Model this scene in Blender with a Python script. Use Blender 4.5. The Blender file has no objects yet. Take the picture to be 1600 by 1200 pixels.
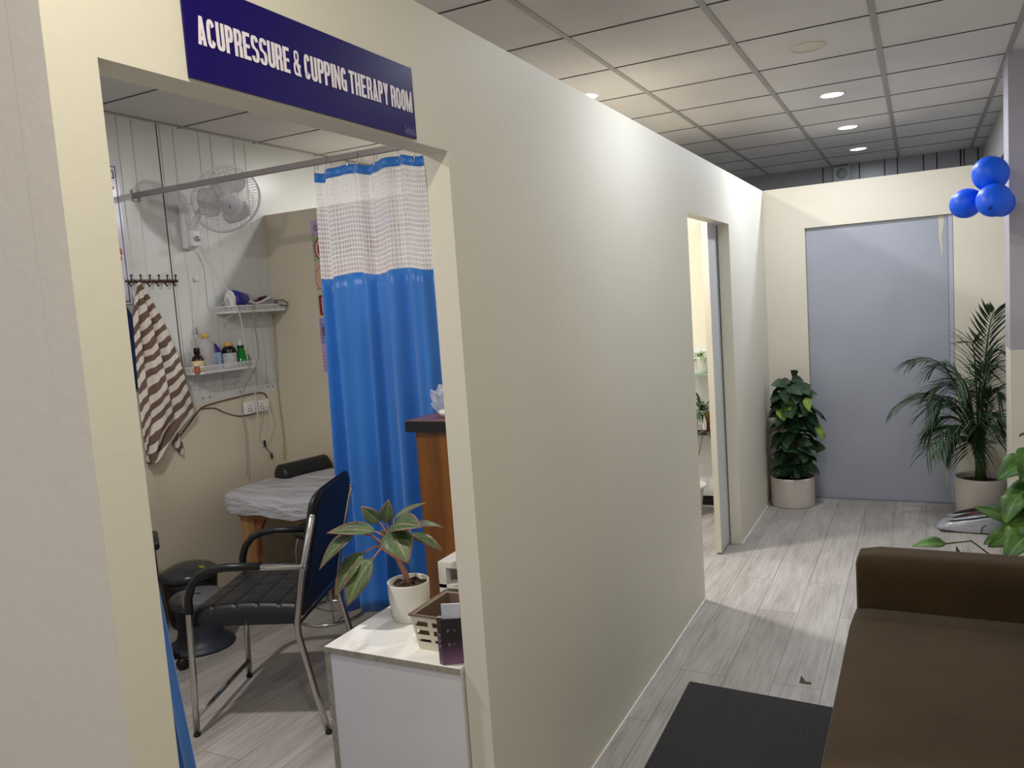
import bpy, bmesh, math, random
from mathutils import Vector, Matrix, Quaternion
random.seed(7)
PI = math.pi
sc = bpy.context.scene
COL = sc.collection

# ------------------------------------------------------------------ camera
cam = bpy.data.cameras.new('camera'); cam_o = bpy.data.objects.new('camera', cam); COL.objects.link(cam_o)
cam.sensor_width = 36; cam.lens = 1254.0 / 1600 * 36; cam.clip_start = .05; cam.clip_end = 60
_y, _p, _r = math.radians(27.2334), math.radians(-5.5456), math.radians(-3.9924)
F = Vector((-math.sin(_y) * math.cos(_p), math.cos(_y) * math.cos(_p), math.sin(_p)))
_r0 = F.cross(Vector((0, 0, 1))).normalized(); _u0 = _r0.cross(F)
_R = _r0 * math.cos(_r) + _u0 * math.sin(_r); _U = -_r0 * math.sin(_r) + _u0 * math.cos(_r)
M4 = Matrix.Identity(4)
for i in range(3):
    M4[i][0] = _R[i]; M4[i][1] = _U[i]; M4[i][2] = -F[i]
M4.translation = (1.0363, 0, 1.6)
cam_o.matrix_world = M4
sc.camera = cam_o

# ------------------------------------------------------------------ world, exposure
sc.view_settings.view_transform = 'Standard'; sc.view_settings.look = 'None'
sc.view_settings.gamma = 1; sc.view_settings.use_curve_mapping = False
sc.view_settings.exposure = 0.0
w = bpy.data.worlds.new('world'); sc.world = w; w.use_nodes = True
w.node_tree.nodes['Background'].inputs[0].default_value = (1.0, .96, .93, 1)
w.node_tree.nodes['Background'].inputs[1].default_value = .7

HC = 2.74      # ceiling height
def lamp(x, y, power, col=(1, .97, .94), size=.12, z=HC - .022):
    l = bpy.data.lights.new('lamp_light', 'AREA'); l.shape = 'DISK'; l.size = size; l.energy = power; l.color = col
    o = bpy.data.objects.new('lamp_light', l); COL.objects.link(o); o.location = (x, y, z)
    return o
COOL = (.86, .91, 1.0); WARM = (1.0, .93, .76)
for yy, pw in ((-.9, 16), (.55, 15), (3.1, 12), (5.384, 18), (6.573, 17), (7.704, 12)):
    lamp(.578 if yy != -.9 else -.3, yy, pw, COOL if yy > 2.5 else WARM if yy > 0 else (1, .97, .95))
lamp(-.617, 4.359, 39, (1, .98, .95))
lamp(-1.75, 4.95, 18, (1, .98, .95))
lamp(-1.3, 1.35, 31, (1, .97, .94))  # unseen lamp added as fill for the therapy room and the chest front

# ------------------------------------------------------------------ materials
def lin(c):
    return tuple(((v / 255) / 12.92 if v / 255 <= .04045 else ((v / 255 + .055) / 1.055) ** 2.4) for v in c) + (1,)
class NT:
    def __init__(s, name):
        s.m = bpy.data.materials.new(name); s.m.use_nodes = True; s.t = s.m.node_tree; s.b = s.t.nodes['Principled BSDF']
    def n(s, typ, **kw):
        nd = s.t.nodes.new(typ)
        for k, v in kw.items():
            if k.startswith('i_'):
                nd.inputs[k[2:].replace('_', ' ')].default_value = v
            else: setattr(nd, k, v)
        return nd
    def l(s, a, b): s.t.links.new(a, b)
    def math(s, op, a, b=None, c=None):
        nd = s.n('ShaderNodeMath', operation=op)
        for i, v in enumerate((a, b, c)):
            if v is None: continue
            if hasattr(v, 'type'): s.l(v, nd.inputs[i])
            else: nd.inputs[i].default_value = v
        return nd.outputs[0]
    def mix(s, f, a, b, blend='MIX'):
        nd = s.n('ShaderNodeMix', data_type='RGBA', blend_type=blend)
        for sock, v in ((nd.inputs[0], f), (nd.inputs[6], a), (nd.inputs[7], b)):
            if hasattr(v, 'type'): s.l(v, sock)
            else: sock.default_value = v
        return nd.outputs[2]
    def ramp(s, f, stops):
        nd = s.n('ShaderNodeValToRGB'); s.l(f, nd.inputs[0]); e = nd.color_ramp.elements
        while len(e) < len(stops): e.new(.5)
        for q, (p, c) in zip(e, stops): q.position = p; q.color = c
        return nd.outputs[0]
    def noise(s, scale, detail=3, vec=None, rough=.5):
        nd = s.n('ShaderNodeTexNoise', i_Scale=scale, i_Detail=detail, i_Roughness=rough)
        if vec is not None: s.l(vec, nd.inputs['Vector'])
        return nd.outputs['Fac']
    def obj(s, scale=None):
        c = s.n('ShaderNodeTexCoord').outputs['Object']
        if scale:
            mp = s.n('ShaderNodeMapping'); mp.inputs['Scale'].default_value = scale; s.l(c, mp.inputs[0]); c = mp.outputs[0]
        return c
    def bump(s, h, strength=.3, dist=.01):
        nd = s.n('ShaderNodeBump', i_Strength=strength, i_Distance=dist); s.l(h, nd.inputs['Height']); s.l(nd.outputs[0], s.b.inputs['Normal'])
_mats = {}
def mat(name, rgb, rough=.5, metal=0, var=.06, scale=6, bump=0, bscale=60, coat=0, trans=0, alpha=1, ior=1.45, spec=.5, emit=None, es=0):
    if name in _mats: return _mats[name]
    s = NT(name); c = lin(rgb)
    b = s.b.inputs
    b['Roughness'].default_value = rough; b['Metallic'].default_value = metal
    if var:
        nf = s.noise(scale, 4, s.obj())
        d = tuple(max(0, v * (1 - var)) for v in c[:3]) + (1,); u = tuple(min(1, v * (1 + var)) for v in c[:3]) + (1,)
        s.l(s.ramp(nf, [(.3, d), (.7, u)]), b['Base Color'])
    else: b['Base Color'].default_value = c
    if bump: s.bump(s.noise(bscale, 3, s.obj()), bump, .004)
    b['Coat Weight'].default_value = coat; b['Transmission Weight'].default_value = trans
    b['Alpha'].default_value = alpha; b['IOR'].default_value = ior; b['Specular IOR Level'].default_value = spec
    if emit: b['Emission Color'].default_value = lin(emit); b['Emission Strength'].default_value = es
    _mats[name] = s.m
    return s.m

def m_floor():
    s = NT('laminate_planks')
    c = s.n('ShaderNodeTexCoord').outputs['Object']
    sep = s.n('ShaderNodeSeparateXYZ'); s.l(c, sep.inputs[0])
    cmb = s.n('ShaderNodeCombineXYZ'); s.l(s.math('ADD', sep.outputs[1], .43), cmb.inputs[0]); s.l(s.math('ADD', sep.outputs[0], 5.04), cmb.inputs[1])
    br = s.n('ShaderNodeTexBrick', offset=.37, squash=1)
    br.inputs['Scale'].default_value = 1; br.inputs['Brick Width'].default_value = 1.22; br.inputs['Row Height'].default_value = .19
    br.inputs['Mortar Size'].default_value = .0014; br.inputs['Mortar Smooth'].default_value = .3
    br.inputs['Color1'].default_value = (.2, .2, .2, 1); br.inputs['Color2'].default_value = (.8, .8, .8, 1); br.inputs['Mortar'].default_value = (.5, .5, .5, 1)
    s.l(cmb.outputs[0], br.inputs['Vector'])
    mp = s.n('ShaderNodeMapping'); mp.inputs['Scale'].default_value = (1, .045, 1); s.l(c, mp.inputs[0])
    off = s.n('ShaderNodeVectorMath', operation='ADD'); s.l(mp.outputs[0], off.inputs[0]); s.l(br.outputs['Color'], off.inputs[1])
    g = s.noise(95, 6, off.outputs[0], .62)
    mp2 = s.n('ShaderNodeMapping'); mp2.inputs['Scale'].default_value = (1, .14, 1); s.l(c, mp2.inputs[0])
    g2 = s.noise(12, 4, mp2.outputs[0], .6)
    col = s.ramp(g, [(.33, lin((134, 128, 123))), (.52, lin((176, 171, 166))), (.7, lin((198, 194, 189)))])
    col = s.mix(.55, col, s.ramp(g2, [(.3, lin((148, 143, 139))), (.7, lin((200, 196, 192)))]))
    pl = s.ramp(br.outputs['Color'], [(.2, lin((232, 230, 228))), (.8, lin((255, 253, 252)))])
    col = s.mix(1, col, pl, 'MULTIPLY')
    col = s.mix(br.outputs['Fac'], col, lin((96, 90, 86)))
    s.l(col, s.b.inputs['Base Color']); s.b.inputs['Roughness'].default_value = .46
    s.bump(g, .12, .002)
    return s.m
def m_paint(name, rgb, bump=.12, rough=.55):
    s = NT(name); c = s.obj(); a = lin(rgb)
    n1 = s.noise(1.6, 4, c)
    s.l(s.ramp(n1, [(.3, tuple(v * .96 for v in a[:3]) + (1,)), (.7, a)]), s.b.inputs['Base Color'])
    s.b.inputs['Roughness'].default_value = rough; s.b.inputs['Specular IOR Level'].default_value = .35
    h = s.math('ADD', s.math('MULTIPLY', s.noise(2.6, 3, c), 3.0), s.noise(45, 3, c))
    s.bump(h, bump, .006)
    return s.m
def m_tile():
    s = NT('ceiling_tile'); c = s.obj()
    n1 = s.noise(1.2, 4, c); n2 = s.noise(220, 2, c)
    s.l(s.ramp(n1, [(.3, lin((196, 193, 192))), (.7, lin((212, 209, 207)))]), s.b.inputs['Base Color'])
    s.b.inputs['Roughness'].default_value = .75; s.bump(n2, .15, .002)
    return s.m
def m_wood(name, a, b, rough=.4, sc_=(1, 1, .06), scale=22, coat=0.2):
    s = NT(name); c = s.obj(sc_)
    n1 = s.noise(scale, 6, c, .6)
    s.l(s.ramp(n1, [(.35, lin(a)), (.65, lin(b))]), s.b.inputs['Base Color'])
    s.b.inputs['Roughness'].default_value = rough; s.b.inputs['Coat Weight'].default_value = coat
    return s.m
def m_marble():
    s = NT('worn_white_laminate'); c = s.obj()
    n1 = s.noise(7, 8, c, .7)
    s.l(s.ramp(n1, [(.30, lin((205, 201, 192))), (.42, lin((234, 232, 226))), (.6, lin((243, 242, 238)))]), s.b.inputs['Base Color'])
    s.b.inputs['Roughness'].default_value = .32
    return s.m
def m_stripe():
    s = NT('striped_towel'); c = s.obj()
    sep = s.n('ShaderNodeSeparateXYZ'); s.l(c, sep.inputs[0])
    wob = s.noise(5, 2, c)
    ph = s.math('ADD', s.math('MULTIPLY', sep.outputs[2], 1.0), s.math('MULTIPLY', sep.outputs[1], -.85))
    ph = s.math('ADD', ph, s.math('MULTIPLY', wob, .09)); ph = s.math('MULTIPLY', ph, 1 / .078)
    f = s.math('FRACT', ph)
    st = s.math('GREATER_THAN', f, .52)
    col = s.mix(st, lin((222, 214, 204)), lin((112, 90, 80)))
    s.l(col, s.b.inputs['Base Color']); s.b.inputs['Roughness'].default_value = .95
    s.bump(s.noise(300, 2, c), .5, .004)
    return s.m
def m_net():
    s = NT('white_curtain_net'); s.m.use_transparent_shadow = True
    uv = s.n('ShaderNodeTexCoord').outputs['UV']; sep = s.n('ShaderNodeSeparateXYZ'); s.l(uv, sep.inputs[0])
    fx = s.math('FRACT', s.math('MULTIPLY', sep.outputs[0], 1 / .0215)); fy = s.math('FRACT', s.math('MULTIPLY', sep.outputs[1], 1 / .0215))
    line = s.math('MAXIMUM', s.math('GREATER_THAN', fx, .74), s.math('GREATER_THAN', fy, .74))
    s.b.inputs['Base Color'].default_value = lin((240, 238, 240)); s.b.inputs['Roughness'].default_value = .8
    s.l(s.math('ADD', s.math('MULTIPLY', line, .5), .46), s.b.inputs['Alpha'])
    return s.m
def m_cloth(name, rgb, sheen=.3, rough=.5, var=.08):
    s = NT(name); c = s.obj(); a = lin(rgb)
    n1 = s.noise(3, 3, c)
    s.l(s.ramp(n1, [(.3, tuple(v * (1 - var) for v in a[:3]) + (1,)), (.7, tuple(min(1, v * (1 + var)) for v in a[:3]) + (1,))]), s.b.inputs['Base Color'])
    s.b.inputs['Roughness'].default_value = rough; s.b.inputs['Sheen Weight'].default_value = sheen
    s.bump(s.noise(400, 2, c), .25, .002)
    return s.m
def m_ribmat():
    s = NT('ribbed_rubber'); c = s.obj()
    wv = s.n('ShaderNodeTexWave', bands_direction='X', i_Scale=55.0); s.l(c, wv.inputs[0])
    s.l(s.ramp(wv.outputs['Fac'], [(.2, lin((36, 36, 37))), (.9, lin((58, 58, 59)))]), s.b.inputs['Base Color'])
    s.b.inputs['Roughness'].default_value = .8; s.bump(wv.outputs['Fac'], .6, .004)
    return s.m
def m_leaf(name, a, b, rim=None, scale=9, rough=.38):
    s = NT(name); uv = s.n('ShaderNodeTexCoord').outputs['UV']; c = s.obj()
    n1 = s.noise(scale, 3, c)
    col = s.ramp(n1, [(.35, lin(a)), (.65, lin(b))])
    sep = s.n('ShaderNodeSeparateXYZ'); s.l(uv, sep.inputs[0])
    d = s.math('ABSOLUTE', s.math('SUBTRACT', sep.outputs[0], .5))
    mid = s.math('LESS_THAN', d, .035)
    vein = s.math('GREATER_THAN', s.math('FRACT', s.math('SUBTRACT', s.math('MULTIPLY', sep.outputs[1], 6), s.math('MULTIPLY', d, 5))), .86)
    lightc = tuple(min(1, v * 1.9 + .02) for v in lin(b)[:3]) + (1,)
    if rim:
        col = s.mix(s.math('MULTIPLY', s.math('MAXIMUM', mid, s.math('MULTIPLY', vein, .5)), .8), col, lin(rim[0]))
        edge = s.math('GREATER_THAN', s.math('ADD', s.math('MULTIPLY', d, 1.6), s.math('MULTIPLY', s.math('POWER', sep.outputs[1], 4), .5)), .76)
        col = s.mix(s.math('MULTIPLY', edge, .8), col, lin(rim[1]))
    else:
        col = s.mix(s.math('MULTIPLY', s.math('MAXIMUM', mid, s.math('MULTIPLY', vein, .35)), .5), col, lightc)
    s.l(col, s.b.inputs['Base Color']); s.b.inputs['Roughness'].default_value = rough
    s.b.inputs['Subsurface Weight'].default_value = 0
    return s.m

PAINT = m_paint('cream_paint', (224, 220, 206)); PAINT2 = m_paint('beige_paint', (222, 212, 190)); GREYP = m_paint('grey_beige_paint', (202, 196, 189))
LILAC = m_paint('lilac_grey_paint', (176, 172, 182)); PANEL = mat('white_metal_panel', (212, 214, 212), .28, var=.03, scale=2, bump=.05, bscale=4)
PANELD = mat('grey_metal_panel', (140, 142, 146), .35, var=.03, scale=2)
TEE = mat('ceiling_tee', (150, 146, 144), .5, var=.03); DARKLINE = mat('dark_joint', (52, 48, 46), .8, var=0)
DOORG = mat('grey_door_laminate', (168, 172, 182), .3, var=.05, scale=3); WHITE = mat('white_plastic', (232, 232, 230), .35, var=.02)
WHITEM = mat('white_matte', (228, 226, 222), .6, var=.03); CHROME = mat('chrome', (200, 198, 195), .18, 1, var=.05)
BLACKP = mat('black_plastic', (26, 26, 28), .4, var=.05); BLACKL = mat('black_leatherette', (30, 31, 34), .42, var=.1, bump=.2, bscale=160)
NAVYL = mat('navy_black_back', (15, 18, 36), .5, var=.05); POTW = mat('white_ceramic', (226, 222, 214), .35, var=.02)
SOIL = mat('soil', (62, 46, 34), .95, var=.4, scale=50, bump=1, bscale=70)
BLUE = m_cloth('blue_satin', (42, 120, 207), .4, .36); NET = m_net()
STEM = mat('green_stem', (70, 92, 44), .5, var=.15)

# ------------------------------------------------------------------ builders
class MB:
    def __init__(s): s.b = bmesh.new(); s.uv = s.b.loops.layers.uv.new('UVMap'); s.mats = []
    def mi(s, m):
        if m not in s.mats: s.mats.append(m)
        return s.mats.index(m)
    def face(s, vs, m=None, uvs=None, smooth=False):
        try: f = s.b.faces.new(vs)
        except ValueError: return None
        if m is not None: f.material_index = s.mi(m)
        f.smooth = smooth
        if uvs:
            for l, u in zip(f.loops, uvs): l[s.uv].uv = u
        return f
    def box(s, x0, x1, y0, y1, z0, z1, m=None, mtx=None, taper=None):
        P = [Vector((x, y, z)) for z in (z0, z1) for y in (y0, y1) for x in (x0, x1)]
        if mtx: P = [mtx @ p for p in P]
        v = [s.b.verts.new(p) for p in P]
        for q in ((0, 2, 3, 1), (4, 5, 7, 6), (0, 1, 5, 4), (2, 6, 7, 3), (0, 4, 6, 2), (1, 3, 7, 5)): s.face([v[i] for i in q], m)
        return s
    def rbox(s, x0, x1, y0, y1, z0, z1, r=.01, seg=3, m=None, mtx=None):
        t = bmesh.new(); bmesh.ops.create_cube(t, size=1)
        for v in t.verts: v.co = Vector((x0 + (v.co.x + .5) * (x1 - x0), y0 + (v.co.y + .5) * (y1 - y0), z0 + (v.co.z + .5) * (z1 - z0)))
        bmesh.ops.bevel(t, geom=t.edges[:], offset=r, segments=seg, profile=.5, affect='EDGES')
        s.merge(t, m, mtx, True); return s
    def merge(s, t, m=None, mtx=None, smooth=False):
        mp = {}
        for v in t.verts: mp[v] = s.b.verts.new((mtx @ v.co) if mtx else v.co)
        for f in t.faces: s.face([mp[v] for v in f.verts], m, None, smooth)
        t.free()
    def lathe(s, prof, c=(0, 0, 0), seg=32, m=None, mtx=None, squash=(1, 1)):
        rings = []
        for r, z in prof:
            if r <= 1e-6:
                p = Vector((c[0], c[1], c[2] + z)); rings.append([s.b.verts.new(mtx @ p if mtx else p)])
            else:
                rg = []
                for i in range(seg):
                    a = 2 * PI * i / seg; p = Vector((c[0] + r * squash[0] * math.cos(a), c[1] + r * squash[1] * math.sin(a), c[2] + z))
                    rg.append(s.b.verts.new(mtx @ p if mtx else p))
                rings.append(rg)
        for a, b in zip(rings, rings[1:]):
            for i in range(seg):
                j = (i + 1) % seg
                if len(a) == 1 and len(b) == 1: continue
                if len(a) == 1: s.face([a[0], b[j], b[i]][::-1] if False else [a[0], b[i], b[j]][::-1], m, None, True)
                elif len(b) == 1: s.face([a[i], a[j], b[0]], m, None, True)
                else: s.face([a[i], a[j], b[j], b[i]], m, None, True)
        return s
    def tube(s, pts, r, seg=8, m=None, closed=False, cap=True, rs=None):
        pts = [Vector(p) for p in pts]; n = len(pts); rings = []
        T = []
        for i in range(n):
            a = pts[i - 1] if (i > 0 or closed) else pts[i]; b = pts[(i + 1) % n] if (i < n - 1 or closed) else pts[i]
            T.append((b - a).normalized() if (b - a).length > 1e-9 else Vector((0, 0, 1)))
        u = T[0].orthogonal().normalized()
        for i in range(n):
            if i:
                q = T[i - 1].rotation_difference(T[i]); u = q @ u
            u = (u - T[i] * u.dot(T[i])).normalized(); v = T[i].cross(u)
            rr = rs[i] if rs else r
            rings.append([s.b.verts.new(pts[i] + (u * math.cos(2 * PI * k / seg) + v * math.sin(2 * PI * k / seg)) * rr) for k in range(seg)])
        R = list(zip(rings, rings[1:])) + ([(rings[-1], rings[0])] if closed else [])
        for a, b in R:
            for k in range(seg):
                j = (k + 1) % seg; s.face([a[k], a[j], b[j], b[k]], m, None, True)
        if cap and not closed:
            s.face(rings[0][::-1], m); s.face(rings[-1], m)
        return s
    def grid(s, fn, nu, nv, m=None, uvfn=None, smooth=True, closed_u=False):
        V = [[s.b.verts.new(fn(i / nu, j / nv)) for i in range(nu + (0 if closed_u else 1))] for j in range(nv + 1)]
        for j in range(nv):
            for i in range(nu):
                i2 = (i + 1) % nu if closed_u else i + 1
                q = [(i, j), (i2, j), (i2, j + 1), (i, j + 1)]
                uv = [uvfn(a / nu, b / nv) for a, b in ((i, j), (i + 1, j), (i + 1, j + 1), (i, j + 1))] if uvfn else [(a / nu, b / nv) for a, b in ((i, j), (i + 1, j), (i + 1, j + 1), (i, j + 1))]
                mm = m(i / nu, (j + .5) / nv) if callable(m) else m
                s.face([V[b][a] for a, b in q], mm, uv, smooth)
        return V
    def sphere(s, c, r, m=None, sx=1, sy=1, sz=1, seg=24, rings=14, mtx=None):
        prof = [(r * math.sin(PI * k / rings), -r * math.cos(PI * k / rings)) for k in range(rings + 1)]
        prof = [(max(0, a) * 1.0 if 0 < k < rings else 0, b * sz) for k, (a, b) in enumerate(prof)]
        return s.lathe(prof, c, seg, m, mtx, (sx, sy))
    def build(s, name, material, parent=None, loc=None):
        me = bpy.data.meshes.new(name)
        bmesh.ops.remove_doubles(s.b, verts=s.b.verts[:], dist=1e-6)
        bmesh.ops.recalc_face_normals(s.b, faces=s.b.faces[:])
        s.b.to_mesh(me); s.b.free()
        if s.mats:
            for m in s.mats: me.materials.append(m)
        else: me.materials.append(material)
        o = bpy.data.objects.new(name, me); COL.objects.link(o)
        if parent: o.parent = parent
        if loc: o.location = loc
        return o
def bevel(o, w=.004, seg=2):
    m = o.modifiers.new('bevel', 'BEVEL'); m.width = w; m.segments = seg; m.limit_method = 'ANGLE'; m.angle_limit = .6
    return o
def solid(o, t, off=0):
    m = o.modifiers.new('solid', 'SOLIDIFY'); m.thickness = t; m.offset = off; return o
def subd(o, n=1):
    m = o.modifiers.new('sub', 'SUBSURF'); m.levels = n; m.render_levels = n; return o
def struct(o, label=None):
    o['kind'] = 'structure'
    if label: o['label'] = label
    return o
def tag(o, label, cat, group=None, kind=None):
    o['label'] = label; o['category'] = cat
    if group: o['group'] = group
    if kind: o['kind'] = kind
    return o
def thing(name, label, cat, loc=(0, 0, 0), rz=0, group=None):
    o = bpy.data.objects.new(name, None); COL.objects.link(o); o.location = loc; o.rotation_euler = (0, 0, rz); o.empty_display_size = .1
    return tag(o, label, cat, group)
def copy_tree(o, parent=None):
    c = o.copy(); COL.objects.link(c); c.parent = parent
    for ch in list(o.children): copy_tree(ch, c)
    return c
def text_mesh(body, height, width, material, offset=.0, depth=.0006):
    cu = bpy.data.curves.new('lettering', 'FONT'); cu.body = body; cu.size = 1; cu.offset = offset; cu.extrude = .02; cu.resolution_u = 3
    t = bpy.data.objects.new('lettering', cu); COL.objects.link(t)
    dg = bpy.context.evaluated_depsgraph_get(); me = bpy.data.meshes.new_from_object(t.evaluated_get(dg))
    bpy.data.objects.remove(t)
    xs = [v.co.x for v in me.vertices]; ys = [v.co.y for v in me.vertices]
    for v in me.vertices:
        v.co.x = (v.co.x - min(xs)) / (max(xs) - min(xs)) * width; v.co.y = (v.co.y - min(ys)) / (max(ys) - min(ys)) * height; v.co.z *= depth / .02
    me.materials.clear(); me.materials.append(material)
    return me
def lettering(name, body, h, w_, material, mtx, parent, offset=0.0):
    me = text_mesh(body, h, w_, material, offset); me.transform(mtx)
    o = bpy.data.objects.new(name, me); COL.objects.link(o); o.parent = parent
    return o
# a frame whose x axis runs along +Y of the room, y axis up and z axis out of a wall that faces +X
def wall_frame(x, y, z): return Matrix(((0, 0, 1, x), (1, 0, 0, y), (0, 1, 0, z), (0, 0, 0, 1)))
# a frame on a wall that faces -Y: x axis along +X, y axis up, z axis towards -Y
def front_frame(x, y, z): return Matrix(((1, 0, 0, x), (0, 0, -1, y), (0, 1, 0, z), (0, 0, 0, 1)))

def leaf(mb, B, T, wd, N=(0, 0, 1), arch=.12, fold=.12, m=None, shape='oval', n=7, curl=0):
    B = Vector(B); T = Vector(T); ax = T - B; L = ax.length; a = ax.normalized(); N = Vector(N); N = (N - a * N.dot(a))
    N = N.normalized() if N.length > 1e-5 else a.orthogonal().normalized()
    S = a.cross(N)
    def half(t):
        if shape == 'heart': return (math.sin(PI * min(1, t * 1.0) ** .55) ** .8 if 0 < t < 1 else 0) * (1 if t > .12 else .9)
        if shape == 'lance': return math.sin(PI * t ** .75)
        if shape == 'blade': return math.sin(PI * (t ** .6)) ** .7 if 0 < t < 1 else 0
        return math.sin(PI * t ** .82)
    def fn(u, v):
        s_ = (u - .5) * 2; h = half(v) * wd * .5
        back = -.10 * L * (abs(s_) ** 1.5) * (1 - v) ** 4 if shape == 'heart' else 0
        p = B + a * (L * v + back) + S * (s_ * h) + N * (arch * L * math.sin(PI * v) + fold * wd * (abs(s_) * half(v)) + curl * L * v * v)
        return p
    mb.grid(fn, 4, n, m)

# ------------------------------------------------------------------ structure
WX = -2.722; PY = 3.98; YF = 6.29; HW = 2.32
A_, B_, C_, D_ = .799, 1.7555, 4.0566, 5.0396
struct(MB().box(-4.6, 3.2, -2.5, 9.2, -.05, 0).build('floor', m_floor()))
mb = MB(); mb.grid(lambda u, v: Vector((.568 + .045 * u, 3.262 + .075 * v * (1 if u < .5 else .3), .0006)), 2, 2)
struct(mb.build('trim_1', mat('chipped_board', (84, 70, 62), .9, var=.2, scale=60)), 'small brown chip in the grey plank floor')
struct(MB().box(-4.6, 3.2, -2.5, 8.75, HC, HC + .05).build('ceiling', m_tile()))
mb = MB(); x = .8729 - 9 * .592
while x < 3.1:
    mb.box(x - .013, x + .013, -2.4, 8.6, HC - .004, HC); x += .592
struct(mb.build('trim_2', TEE), 'main tee strips of the suspended ceiling')
mb = MB(); y = 3.9464 - 10 * .583
while y < 8.55:
    mb.box(-2.722, 3.1, y - .0035, y + .0035, HC - .003, HC - .0002); y += .583
struct(mb.build('trim_3', DARKLINE), 'dark cross joints of the suspended ceiling')

T = .069
mb = MB()
mb.box(-T, 0, .72, A_, 0, HW); mb.box(-T, 0, A_, B_, 1.992, HW); mb.box(-T, 0, B_, C_, 0, HW)
mb.box(-T, 0, C_, D_, 2.005, HW); mb.box(-T, 0, D_, YF + .07, 0, HW)
struct(mb.build('wall_left', PAINT))
struct(MB().box(-3.2, -T, .72, .785, 0, HW).box(-T, -.0002, .7195, .721, 0, HW).build('wall_front', GREYP))
struct(MB().box(WX, -T, PY, PY + .07, 0, 2.288).build('wall_partition', PAINT2))
# far wall with its door
DL, DR, HD = .288, 1.239, 2.015
struct(MB().box(0, DL, YF, YF + .07, 0, HW).box(DL, DR, YF, YF + .07, HD, HW).box(DR, 1.564, YF, YF + .07, 0, HW).build('wall_far', m_paint('cream_paint_far_lit', (228, 220, 202))))  # same cream paint as wall_left; the light's yellower tint is put into the colour
d1 = MB().box(DL + .004, DR - .034, YF + .03, YF + .06, .006, HD - .004).build('door_1', DOORG); struct(d1)
struct(MB().box(DR - .03, DR - .004, YF + .02, YF + .065, .0, HD - .004).build('trim_4', mat('pale_blue_grey', (178, 184, 196), .4, var=.03)), 'pale grey side channel of the far door')
struct(MB().box(DL + .002, DR - .002, YF + .004, YF + .06, 0, .008).build('trim_5', mat('aluminium', (150, 152, 158), .35, .6, var=.05)), 'metal floor track under the far door')
# smears of paint on the far door
sm = MB()
sm.grid(lambda u, v: Vector((1.165 + .034 * (u - .5) * (1.1 - v) + .004 * math.sin(9 * v), YF + .0295, 1.74 + .27 * (1 - v))), 3, 8)
sm.grid(lambda u, v: Vector((1.178 + .03 * (u - .5) * (1.1 - v), YF + .0295, .12 + .36 * (1 - v))), 3, 8)
o = sm.build('paint_smear', mat('dried_cream_paint', (206, 200, 178), .6, var=.08), d1)
# back wall of the therapy room: ribbed metal panel above, board below
WB = WX - .06
struct(MB().box(WB, WX, -1.0, 8.7, 0, HC).build('wall_back', PANEL))
mb = MB(); y = .79
k = 0
while y < PY:
    if k % 3 != 2:
        mb.tube([(WX, y, 1.17), (WX, y, HC)], .003, 6)
    y += .0905; k += 1
struct(mb.build('trim_6', PANEL), 'upright ribs of the white metal wall panel')
struct(MB().box(WX, WX + .0015, 3.212, 3.218, 1.17, HC).box(WX, WX + .0015, 2.214, 2.219, 1.17, HC).build('trim_7', DARKLINE), 'dark joint between two wall panels')
struct(MB().box(WX, WX + .012, .79, PY, 0, 1.165).build('trim_8', PAINT2), 'cream board on the lower part of the back wall')
mb = MB().box(WX, WX + .010, 3.0, PY, 1.165, 1.215)
struct(mb.build('trim_9', PANEL), 'folded metal strip above the cream board')
mb = MB()
for yy in (3.33, 3.38, 3.62, 3.86, 3.9): mb.sphere((WX + .0105, yy, 1.19), .005, seg=8, rings=5)
struct(mb.build('trim_10', mat('screw_grey', (90, 88, 86), .4, .6, var=0)), 'screws in the metal strip')
# next room, behind the second opening
struct(MB().box(WX, -.13, 5.95, 6.02, 0, HW).build('wall_middle', m_paint('cream_paint_mid', (234, 228, 206))))
struct(MB().box(WX, -.13, 5.938, 5.95, 0, .075).build('baseboard_middle', BLACKP))
struct(MB().box(-.95, -.135, 5.925, 5.938, .076, 1.2).build('trim_11', WHITE), 'white board behind the shelf of plants')
d2 = MB().box(-.110, -.076, 4.806, 5.80, .012, 2.03, mat('grey_blue_door', (202, 205, 210), .35, var=.04, scale=3))  .box(-.1105, -.0755, 4.800, 4.807, .012, 2.03, mat('cream_edge', (216, 210, 194), .5, var=.03)).build('door_2', DOORG); struct(d2)
# end of the corridor above the far wall, right side
YE = 8.6
struct(MB().box(WX, 1.7, YE, YE + .06, 0, HC).build('wall_end', PANELD))
mb = MB()
for k, xx in enumerate([.2 + .11 * q for q in range(13)]):
    if k % 3 != 1: mb.tube([(xx, YE, 2.0), (xx, YE, HC)], .005, 6)
mb.box(1.375, 1.39, YE - .002, YE, 2, HC, DARKLINE)
mb.mats and None
struct(mb.build('trim_13', PANELD), 'ribs of the grey end wall')
mb = MB(); XR = 1.564
mb.box(XR, XR + .06, 5.35, 8.6, 0, HC)
struct(mb.build('wall_right_far', mat('grey_white_panel', (186, 186, 184), .4, var=.03, scale=2)))
win = MB().box(XR - .012, XR, 6.05, 7.16, 2.20, 2.225).box(XR - .012, XR, 6.05, 7.16, 2.375, 2.40).box(XR - .012, XR, 7.13, 7.16, 2.2, 2.4).box(XR - .012, XR, 6.6, 6.63, 2.2, 2.4).box(XR - .012, XR, 6.05, 6.08, 2.2, 2.4).build('window_1', mat('dark_window_frame', (60, 60, 62), .5, var=.05)); struct(win)
MB().box(XR - .006, XR - .001, 6.08, 7.13, 2.225, 2.375).build('pane', mat('grey_glass', (120, 126, 132), .1, var=.02), win)
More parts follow.
